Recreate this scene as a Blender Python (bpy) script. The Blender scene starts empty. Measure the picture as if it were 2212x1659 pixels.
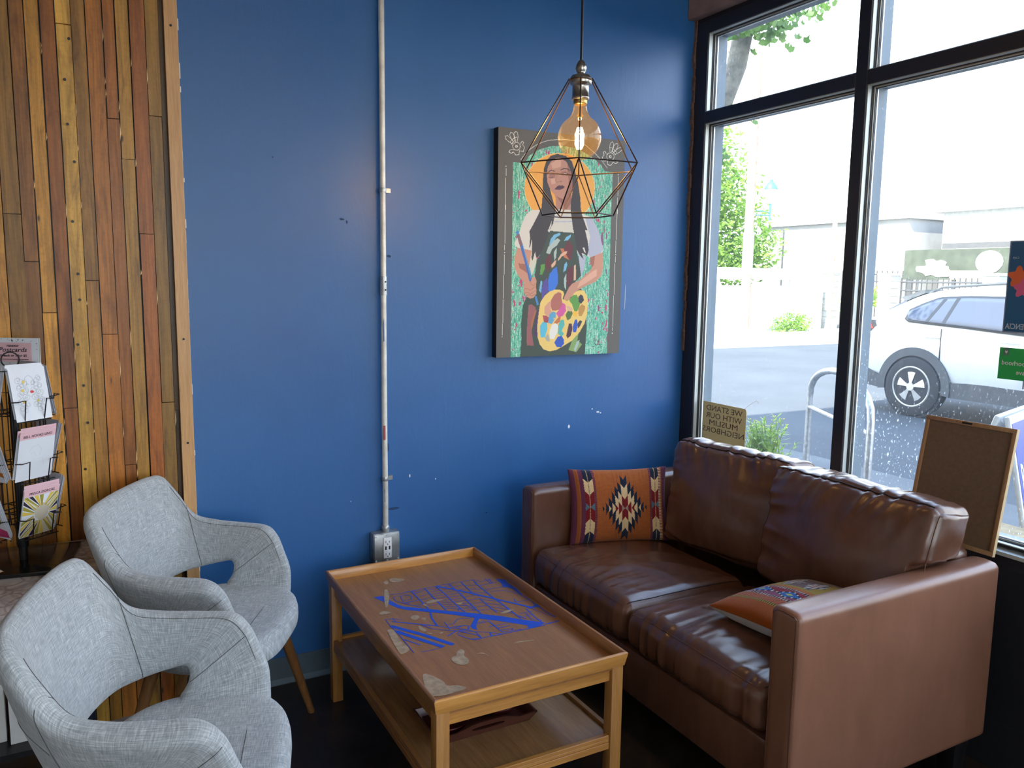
import bpy, bmesh, math, random
import numpy as np
from mathutils import Vector, Matrix
random.seed(7); rng = np.random.default_rng(3)
sc = bpy.context.scene; COL = sc.collection
PI = math.pi
def lin(c):
    c = c/255.0
    return c/12.92 if c <= .04045 else ((c+.055)/1.055)**2.4
def rgb(r, g, b, k=1.0): return (min(1, lin(r)*k), min(1, lin(g)*k), min(1, lin(b)*k), 1)

# ---------------------------------------------------------------- materials
class N:
    def __init__(s, name):
        s.m = bpy.data.materials.new(name); s.m.use_nodes = True
        s.t = s.m.node_tree; s.b = s.t.nodes['Principled BSDF']; s.o = s.t.nodes['Material Output']
    def n(s, ty, **k):
        x = s.t.nodes.new(ty)
        for a, v in k.items(): setattr(x, a, v)
        return x
    def l(s, a, b): s.t.links.new(a, b)
    def coord(s, kind='Object', scale=(1, 1, 1), rot=(0, 0, 0)):
        c = s.n('ShaderNodeTexCoord'); m = s.n('ShaderNodeMapping')
        m.inputs['Scale'].default_value = scale; m.inputs['Rotation'].default_value = rot
        s.l(c.outputs[kind], m.inputs['Vector']); return m.outputs[0]
    def noise(s, vec, scale=5, detail=4, rough=.5, dist=0):
        x = s.n('ShaderNodeTexNoise'); x.inputs['Scale'].default_value = scale
        x.inputs['Detail'].default_value = detail; x.inputs['Roughness'].default_value = rough
        x.inputs['Distortion'].default_value = dist
        s.l(vec, x.inputs['Vector']); return x.outputs['Fac']
    def ramp(s, fac, stops):
        r = s.n('ShaderNodeValToRGB'); e = r.color_ramp.elements
        while len(e) < len(stops): e.new(.5)
        for i, (p, c) in enumerate(stops): e[i].position = p; e[i].color = c
        s.l(fac, r.inputs[0]); return r.outputs[0]
    def mix(s, a, b, fac=.5, mode='MIX'):
        x = s.n('ShaderNodeMixRGB', blend_type=mode)
        for i, v in ((0, fac), (1, a), (2, b)):
            if hasattr(v, 'links') or hasattr(v, 'is_linked'): s.l(v, x.inputs[i])
            else: x.inputs[i].default_value = v
        return x.outputs[0]
    def bump(s, h, dist=.002, strength=.5):
        b = s.n('ShaderNodeBump'); b.inputs['Distance'].default_value = dist; b.inputs['Strength'].default_value = strength
        s.l(h, b.inputs['Height']); s.l(b.outputs[0], s.b.inputs['Normal'])
    def set(s, rough=.5, metal=0, spec=.5, coat=0, coatr=.1, color=None, emit=None, es=1, sheen=0):
        i = s.b.inputs
        i['Roughness'].default_value = rough; i['Metallic'].default_value = metal; i['Specular IOR Level'].default_value = spec
        i['Coat Weight'].default_value = coat; i['Coat Roughness'].default_value = coatr; i['Sheen Weight'].default_value = sheen
        if color is not None:
            if hasattr(color, 'is_linked'): s.l(color, i['Base Color'])
            else: i['Base Color'].default_value = color
        if emit: i['Emission Color'].default_value = emit; i['Emission Strength'].default_value = es
        return s.m
def plain(name, col, rough=.5, metal=0, var=.12, scale=8, spec=.5, bump=0, coat=0):
    m = N(name); v = m.coord()
    f = m.noise(v, scale, 5, .6)
    d = tuple(c*(1-var) for c in col[:3])+(1,); u = tuple(min(1, c*(1+var)) for c in col[:3])+(1,)
    c = m.ramp(f, [(.3, d), (.7, u)])
    if bump: m.bump(m.noise(v, scale*12, 3), bump, .5)
    return m.set(rough, metal, spec, coat, color=c)
M = {}
def wood(name, dark, light, rough=.35, axis='x', grain=1.0, coat=.2, planks=0):
    m = N(name)
    scs = {'x': (2, 28, 28), 'y': (28, 2, 28), 'z': (28, 28, 2)}[axis]
    v = m.coord('Object', tuple(a*grain for a in scs))
    f = m.noise(v, 1.6, 6, .65, .6)
    v2 = m.coord('Object', tuple(a*grain*5 for a in scs)); f2 = m.noise(v2, 2, 3, .6)
    c = m.ramp(f, [(.25, dark), (.75, light)])
    c = m.mix(c, m.ramp(f2, [(.3, (.55, .5, .45, 1)), (.6, (1, 1, 1, 1))]), .35, 'MULTIPLY')
    if planks:
        w = m.n('ShaderNodeTexWhiteNoise', noise_dimensions='1D'); c0 = m.n('ShaderNodeTexCoord'); sp = m.n('ShaderNodeSeparateXYZ')
        m.l(c0.outputs['Object'], sp.inputs[0]); mu = m.n('ShaderNodeMath', operation='MULTIPLY'); mu.inputs[1].default_value = planks
        m.l(sp.outputs['X'], mu.inputs[0]); fl = m.n('ShaderNodeMath', operation='FLOOR'); m.l(mu.outputs[0], fl.inputs[0]); m.l(fl.outputs[0], w.inputs['W'])
        c = m.mix(c, m.ramp(w.outputs[0], [(0, (.72, .7, .66, 1)), (1, (1.0, 1.0, 1.0, 1))]), .8, 'MULTIPLY')
    m.bump(f2, .0006, .3)
    return m.set(rough, 0, .5, coat, .15, color=c)
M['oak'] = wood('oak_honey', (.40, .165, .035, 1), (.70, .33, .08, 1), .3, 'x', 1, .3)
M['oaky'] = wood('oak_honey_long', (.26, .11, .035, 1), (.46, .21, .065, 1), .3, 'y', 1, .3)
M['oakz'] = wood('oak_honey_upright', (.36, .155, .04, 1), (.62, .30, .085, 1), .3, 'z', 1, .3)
M['top'] = wood('table_veneer', (.27, .115, .036, 1), (.42, .19, .065, 1), .36, 'y', .7, .08, planks=0)
M['shelf'] = wood('shelf_veneer', (.3, .145, .055, 1), (.46, .25, .105, 1), .2, 'y', .8, .4, planks=14)
M['legwood'] = wood('chair_leg_wood', (.2, .085, .03, 1), (.36, .17, .06, 1), .3, 'z', 1, .3)
M['trimwood'] = wood('trim_wood', (.52, .27, .10, 1), (.76, .44, .19, 1), .45, 'z', .8, .1)
M['framewood'] = wood('frame_wood', (.3, .16, .07, 1), (.45, .26, .12, 1), .45, 'z', 1, .1)
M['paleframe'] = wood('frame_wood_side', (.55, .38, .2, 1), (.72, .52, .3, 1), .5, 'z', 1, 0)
M['traywood'] = wood('tray_wood', (.06, .018, .014, 1), (.14, .045, .032, 1), .3, 'x', 1, .4)
# wall paint
m = N('blue_wall_paint'); v = m.coord()
f = m.noise(v, 1.3, 6, .55); f2 = m.noise(m.coord('Object', (1, 1, .25)), 60, 4, .6); f3 = m.noise(v, 260, 2, .5)
c = m.ramp(f, [(.3, (.015, .098, .30, 1)), (.7, (.023, .132, .365, 1))])
f5 = m.noise(m.coord('Object', (1.2, 1, .5)), 7, 6, .6, 1.5); m.bump(m.mix(m.mix(f2, f3, .5), f5, .6), .003, .5); r = m.n('ShaderNodeMapRange'); r.inputs[3].default_value = .3; r.inputs[4].default_value = .48; m.l(f, r.inputs[0]); m.l(r.outputs[0], m.b.inputs['Roughness'])
m.set(.38, color=c, spec=.6); m.l(r.outputs[0], m.b.inputs['Roughness']); M['blue'] = m.m
M['chip'] = plain('wall_chip_white', (.75, .78, .8, 1), .8)
M['chipblue'] = plain('wall_scuff', (.012, .05, .13, 1), .8)
# plank wood using per-plank colour attribute
m = N('reclaimed_planks'); at = m.n('ShaderNodeAttribute', attribute_name='plank'); v = m.coord('Object', (34, 20, 2.0)); f = m.noise(v, 1.5, 8, .68, .8)
g = m.noise(m.coord('Object', (14, 10, 3.0)), 1.1, 5, .6, 1.2); h = m.noise(m.coord('Object', (60, 20, 90)), 1.5, 3, .5)
c = m.mix(at.outputs['Color'], m.ramp(f, [(.28, (.4, .36, .33, 1)), (.6, (1.1, 1.06, 1, 1))]), .95, 'MULTIPLY')
c = m.mix(c, m.ramp(g, [(.3, (.35, .26, .22, 1)), (.48, (1, 1, 1, 1))]), .65, 'MULTIPLY')
c = m.mix(c, m.ramp(h, [(.35, (.82, .8, .78, 1)), (.55, (1, 1, 1, 1))]), .5, 'MULTIPLY')
vo = m.n('ShaderNodeTexVoronoi'); m.l(m.coord('Object', (9, 3, 3.1)), vo.inputs['Vector']); vo.inputs['Scale'].default_value = 1.6
c = m.mix(c, m.ramp(vo.outputs['Distance'], [(.035, (.08, .05, .04, 1)), (.075, (1, 1, 1, 1))]), .9, 'MULTIPLY')
m.bump(f, .002, .6); M['planks'] = m.set(.42, color=c, coat=.15, coatr=.3)
# leather
def leather(name, d, l, rough=.34):
    m = N(name); v = m.coord(); f = m.noise(v, 3, 5, .6); f2 = m.noise(v, 420, 3, .6); f4 = m.noise(m.coord('Object', (1, 1, .35)), 14, 5, .65, 1)
    c = m.ramp(m.mix(f, f4, .5), [(.35, d), (.65, l)])
    m.bump(m.mix(f2, f4, .35), .0012, .35); return m.set(rough, spec=.75, color=c)
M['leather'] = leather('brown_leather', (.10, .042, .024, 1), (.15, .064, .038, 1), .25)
M['leatherlit'] = leather('brown_leather_lit', (.20, .086, .048, 1), (.28, .122, .072, 1), .36)  # same leather made lighter: daylight on the near arm put into the colour
M['seam'] = plain('dark_seam', (.02, .01, .008, 1), .7)
# chair fabric
m = N('grey_linen')
uv = m.n('ShaderNodeUVMap')
def mp(sx, sy):
    q = m.n('ShaderNodeMapping'); q.inputs['Scale'].default_value = (sx, sy, 1); m.l(uv.outputs[0], q.inputs[0]); return q.outputs[0]
a = m.noise(mp(28, 420), 1, 3, .7); b = m.noise(mp(420, 28), 1, 3, .7); g = m.noise(mp(5, 5), 1, 3)
x = m.mix(a, b, .5, 'MIX')
c = m.ramp(x, [(.38, (.24, .26, .27, 1)), (.5, (.37, .395, .41, 1)), (.62, (.58, .61, .625, 1))])
m.bump(x, .0012, .6); M['linen'] = m.set(.85, spec=.25, color=c, sheen=.3)
M['thread'] = plain('grey_thread', (.11, .11, .112, 1), .9)
M['frame'] = plain('black_window_frame', (.02, .021, .028, 1), .38, var=.1)
M['silver'] = plain('frame_channel_grey', (.48, .51, .49, 1), .4, .3)
M['gasket'] = plain('black_gasket', (.008, .008, .01, 1), .5)
M['alum'] = plain('bright_aluminium_bead', (.7, .72, .74, 1), .35, .5)
M['outframe'] = plain('outer_frame_blue_grey', (.12, .16, .2, 1), .5)
M['dark'] = plain('dark_navy_wall', (.012, .013, .018, 1), .6, bump=.0005)
M['white'] = plain('white_paint', (.75, .75, .73, 1), .6)
M['ceil'] = plain('ceiling_paint', (.42, .40, .37, 1), .8)
M['beam'] = plain('bare_pink_beige_beam', (.3, .2, .17, 1), .8, var=.3)
M['dryw'] = plain('torn_drywall', (.14, .085, .07, 1), .9, var=.5, scale=60)
m = N('stained_concrete'); v = m.coord(); f = m.noise(v, 3.2, 8, .65, .8); f2 = m.noise(v, 30, 4, .6)
c = m.ramp(f, [(.3, (.012, .009, .008, 1)), (.55, (.03, .022, .017, 1)), (.75, (.075, .055, .038, 1))]); m.bump(f2, .001, .3)
M['floor'] = m.set(.38, color=c, spec=.4)
M['cove'] = plain('blue_grey_cove_base', (.1, .14, .17, 1), .5)
M['galv'] = plain('galvanised_steel', (.42, .43, .43, 1), .38, .75, .25, 25)
M['conduit'] = plain('painted_steel_conduit', (.68, .66, .6, 1), .4, .2, .3, 9)
M['plastic'] = plain('white_plastic', (.8, .8, .8, 1), .35)
M['black'] = plain('black_metal', (.012, .012, .014, 1), .4, .3)
M['blackwire'] = plain('black_wire', (.01, .01, .012, 1), .35, .4)
M['bronze'] = plain('dark_bronze_wire', (.03, .016, .012, 1), .45, .3)
M['nickel'] = plain('brushed_nickel', (.42, .38, .33, 1), .28, 1, .15, 40)
M['brass'] = plain('brass', (.5, .33, .12, 1), .3, 1)
m = N('white_marble'); v = m.coord(); f = m.noise(v, 6, 8, .6, 1.6)
vv = m.n('ShaderNodeTexVoronoi', feature='DISTANCE_TO_EDGE'); vv.inputs['Scale'].default_value = 17
mm_ = m.mix(v, m.n('ShaderNodeTexNoise').outputs['Color'], .12); m.l(mm_, vv.inputs['Vector'])
c = m.mix(m.ramp(f, [(.35, (.26, .21, .19, 1)), (.6, (.68, .63, .6, 1))]), m.ramp(vv.outputs['Distance'], [(.0, (.35, .27, .25, 1)), (.09, (1, 1, 1, 1))]), .55, 'MULTIPLY')
M['marble'] = m.set(.2, color=c)
M['hardboard'] = plain('brown_hardboard', (.16, .1, .058, 1), .7, var=.12, scale=90)
def fresnel(m, ior):   # same reflectance on both faces of a thin sheet
    g = m.n('ShaderNodeNewGeometry'); mr_ = m.n('ShaderNodeMapRange'); mr_.inputs[3].default_value = ior; mr_.inputs[4].default_value = 1/ior
    m.l(g.outputs['Backfacing'], mr_.inputs[0]); fr = m.n('ShaderNodeFresnel'); m.l(mr_.outputs[0], fr.inputs[0]); return fr
# glass pane: straight-through with a fresnel reflection and dusty specks
def pane(name, dust):
    m = N(name); t = m.t; t.nodes.remove(m.b)
    tr = m.n('ShaderNodeBsdfTransparent'); tr.inputs[0].default_value = (.95, .97, .96, 1)
    gl = m.n('ShaderNodeBsdfGlossy'); gl.inputs['Roughness'].default_value = .02
    fr = fresnel(m, 1.3)
    mx = m.n('ShaderNodeMixShader'); m.l(fr.outputs[0], mx.inputs[0]); m.l(tr.outputs[0], mx.inputs[1]); m.l(gl.outputs[0], mx.inputs[2])
    if dust:
        d = m.n('ShaderNodeBsdfTranslucent'); d.inputs[0].default_value = (.8, .85, .9, 1)
        v = m.coord('Object', (1, 1, .45)); f = m.noise(v, 170, 2, .5); g = m.noise(m.coord(), 2.2, 3, .5)
        a = m.ramp(f, [(.64, (0, 0, 0, 1)), (.74, (1, 1, 1, 1))]); b = m.ramp(g, [(.42, (.0, .0, .0, 1)), (.65, (dust, dust, dust, 1))])
        q = m.n('ShaderNodeMath', operation='MULTIPLY'); m.l(a, q.inputs[0]); m.l(b, q.inputs[1])
        q2 = m.n('ShaderNodeMath', operation='ADD'); m.l(q.outputs[0], q2.inputs[0]); q2.inputs[1].default_value = .012
        m2 = m.n('ShaderNodeMixShader'); m.l(q2.outputs[0], m2.inputs[0]); m.l(mx.outputs[0], m2.inputs[1]); m.l(d.outputs[0], m2.inputs[2]); m.l(m2.outputs[0], m.o.inputs[0])
    else: m.l(mx.outputs[0], m.o.inputs[0])
    return m.m
M['pane'] = pane('clear_window_glass', .25); M['panedust'] = pane('dusty_window_glass', .55)
m = N('amber_bulb_glass'); m.t.nodes.remove(m.b); tr = m.n('ShaderNodeBsdfTransparent'); tr.inputs[0].default_value = (1, .84, .58, 1)
gl = m.n('ShaderNodeBsdfGlossy'); gl.inputs['Roughness'].default_value = .03; gl.inputs[0].default_value = (1, .93, .82, 1)
fr = fresnel(m, 1.4); mx = m.n('ShaderNodeMixShader'); m.l(fr.outputs[0], mx.inputs[0]); m.l(tr.outputs[0], mx.inputs[1]); m.l(gl.outputs[0], mx.inputs[2]); em = m.n('ShaderNodeEmission'); em.inputs[0].default_value = (1, .45, .12, 1); em.inputs[1].default_value = .06; ad = m.n('ShaderNodeAddShader'); m.l(mx.outputs[0], ad.inputs[0]); m.l(em.outputs[0], ad.inputs[1]); m.l(ad.outputs[0], m.o.inputs[0]); M['bulb'] = m.m
m = N('glowing_filament'); M['glow'] = m.set(.5, color=(1, .6, .2, 1), emit=(1, .62, .22, 1), es=160)
def flat(name, c, rough=.6, spec=.4): return plain(name, c, rough, var=.04, spec=spec)

# ---------------------------------------------------------------- mesh helpers
class MB:
    def __init__(s): s.v = []; s.f = []; s.mi = []; s.k = 0; s.uv = {}
    def add(s, vs, fs, k=None):
        o = len(s.v); s.v += [tuple(map(float, x)) for x in vs]
        for f in fs: s.f.append([i+o for i in f]); s.mi.append(s.k if k is None else k)
        return s
    def box(s, a, b, k=None):
        x0, y0, z0 = a; x1, y1, z1 = b
        return s.add([(x0, y0, z0), (x1, y0, z0), (x1, y1, z0), (x0, y1, z0), (x0, y0, z1), (x1, y0, z1), (x1, y1, z1), (x0, y1, z1)],
                     [(0, 3, 2, 1), (4, 5, 6, 7), (0, 1, 5, 4), (1, 2, 6, 5), (2, 3, 7, 6), (3, 0, 4, 7)], k)
    def hexa(s, p, k=None):   # 8 corner points bottom 4 then top 4
        return s.add(p, [(0, 3, 2, 1), (4, 5, 6, 7), (0, 1, 5, 4), (1, 2, 6, 5), (2, 3, 7, 6), (3, 0, 4, 7)], k)
    def prism(s, poly, d, k=None):   # poly list of 3-D points, extruded by vector d
        n = len(poly); d = Vector(d); P = [Vector(p) for p in poly]
        return s.add([p for p in P]+[p+d for p in P], [list(range(n))[::-1], list(range(n, 2*n))]+[[i, (i+1) % n, (i+1) % n+n, i+n] for i in range(n)], k)
    def tube(s, pts, r, n=8, k=None, closed=False, r2=None):
        P = [Vector(p) for p in pts]; m = len(P); vs = []; prev = None
        for i, p in enumerate(P):
            if closed: t = P[(i+1) % m]-P[i-1]
            else: t = P[min(i+1, m-1)]-P[max(i-1, 0)]
            t.normalize()
            a = prev if prev is not None else (Vector((0, 0, 1)) if abs(t.z) < .9 else Vector((1, 0, 0)))
            u = (a-t*a.dot(t));
            if u.length < 1e-6: u = Vector((0, 1, 0))-t*t.y
            u.normalize(); w = t.cross(u); prev = u
            rr = r if r2 is None else r+(r2-r)*i/(m-1)
            for j in range(n):
                an = 2*PI*j/n; vs.append(p+(u*math.cos(an)+w*math.sin(an))*rr)
        fs = []
        for i in range(m if closed else m-1):
            for j in range(n): a = i*n+j; b = i*n+(j+1) % n; c = ((i+1) % m)*n; fs.append((a, b, c+(j+1) % n, c+j))
        if not closed: fs += [list(range(n))[::-1], [(m-1)*n+j for j in range(n)]]
        return s.add(vs, fs, k)
    def lathe(s, prof, c=(0, 0, 0), n=28, k=None, axis='z'):   # prof: (r, h)
        vs = []; c = Vector(c)
        for r, h in prof:
            for j in range(n):
                a = 2*PI*j/n; x, y = r*math.cos(a), r*math.sin(a)
                vs.append(c+(Vector((x, y, h)) if axis == 'z' else Vector((h, x, y)) if axis == 'x' else Vector((y, h, x))))
        m = len(prof); fs = [(i*n+j, i*n+(j+1) % n, (i+1)*n+(j+1) % n, (i+1)*n+j) for i in range(m-1) for j in range(n)]
        if prof[0][0] > 1e-5: fs.append(list(range(n))[::-1])
        if prof[-1][0] > 1e-5: fs.append([(m-1)*n+j for j in range(n)])
        return s.add(vs, fs, k)
    def build(s, name, mats, parent=None, smooth=False, bevel=0, seg=2, loc=None, merge=False):
        me = bpy.data.meshes.new(name); me.from_pydata(s.v, [], s.f)
        if not isinstance(mats, (list, tuple)): mats = [mats]
        for m in mats: me.materials.append(M[m] if isinstance(m, str) else m)
        me.polygons.foreach_set('material_index', s.mi)
        if bevel or merge:
            bm = bmesh.new(); bm.from_mesh(me)
            if merge: bmesh.ops.remove_doubles(bm, verts=bm.verts, dist=1e-5)
            bmesh.ops.recalc_face_normals(bm, faces=bm.faces)
            if bevel: bmesh.ops.bevel(bm, geom=[e for e in bm.edges if e.calc_face_angle(0) > .5], offset=bevel, segments=seg, affect='EDGES', profile=.5)
            bm.to_mesh(me); bm.free()
        if smooth: me.polygons.foreach_set('use_smooth', [True]*len(me.polygons))
        if smooth == 'auto' or bevel:
            me.polygons.foreach_set('use_smooth', [True]*len(me.polygons)); me.set_sharp_from_angle(angle=.6)
        me.update()
        o = bpy.data.objects.new(name, me); COL.objects.link(o)
        if loc is not None: o.location = loc
        if parent is not None: o.parent = parent
        return o
def tag(o, label, cat, group=None, kind=None):
    if label: o['label'] = label
    if cat: o['category'] = cat
    if group: o['group'] = group
    if kind: o['kind'] = kind
    return o
def struct(o): o['kind'] = 'structure'; return o
def empty(name, loc=(0, 0, 0), rz=0, label=None, cat=None, group=None):
    o = bpy.data.objects.new(name, None); COL.objects.link(o); o.location = loc; o.rotation_euler = (0, 0, rz); o.empty_display_size = .1
    return tag(o, label, cat, group)
def setuv(o, fn):   # fn(vertex co)->uv
    me = o.data; l = me.uv_layers.new(name='UVMap'); 
    for lp in me.loops: l.data[lp.index].uv = fn(me.vertices[lp.vertex_index].co)
def copytree(o, parent=None):
    c = o.copy(); COL.objects.link(c)
    if parent is not None: c.parent = parent
    for ch in list(o.children): copytree(ch, c)
    return c
def text(name, body, size, mat, mtx, parent, extrude=.0004, align='CENTER', bold=0, xscale=1, shear=0, width=None):
    cu = bpy.data.curves.new('t', 'FONT'); cu.body = body; cu.size = size; cu.extrude = extrude; cu.align_x = align; cu.offset = bold; cu.shear = shear
    cu.resolution_u = 2; ob = bpy.data.objects.new('t', cu); COL.objects.link(ob); bpy.context.view_layer.update()
    me = bpy.data.meshes.new_from_object(ob.evaluated_get(bpy.context.evaluated_depsgraph_get())); bpy.data.objects.remove(ob)
    if width: xx = [v.co.x for v in me.vertices]; xscale = width/(max(xx)-min(xx))
    me.transform(Matrix.Diagonal((xscale, 1, 1, 1))); me.transform(mtx); me.materials.clear(); me.materials.append(M[mat] if isinstance(mat, str) else mat)
    o = bpy.data.objects.new(name, me); COL.objects.link(o); o.parent = parent; return o
def basis(o, x, y):   # matrix with origin o, x dir, y dir
    x = Vector(x).normalized(); y = Vector(y); y = (y-x*y.dot(x)).normalized(); z = x.cross(y)
    return Matrix(((x.x, y.x, z.x, o[0]), (x.y, y.y, z.y, o[1]), (x.z, y.z, z.z, o[2]), (0, 0, 0, 1)))
def strip(mb, pts, w, z, k=None):   # flat stroke polyline in xy at height z
    P = [Vector((p[0], p[1])) for p in pts]
    L = []; R = []
    for i, p in enumerate(P):
        t = P[min(i+1, len(P)-1)]-P[max(i-1, 0)]
        t = t.normalized() if t.length > 1e-9 else Vector((1, 0)); n = Vector((-t.y, t.x))*w/2
        L.append((p.x+n.x, p.y+n.y, z)); R.append((p.x-n.x, p.y-n.y, z))
    for i in range(len(P)-1): mb.add([R[i], R[i+1], L[i+1], L[i]], [(0, 1, 2, 3)], k)

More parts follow.
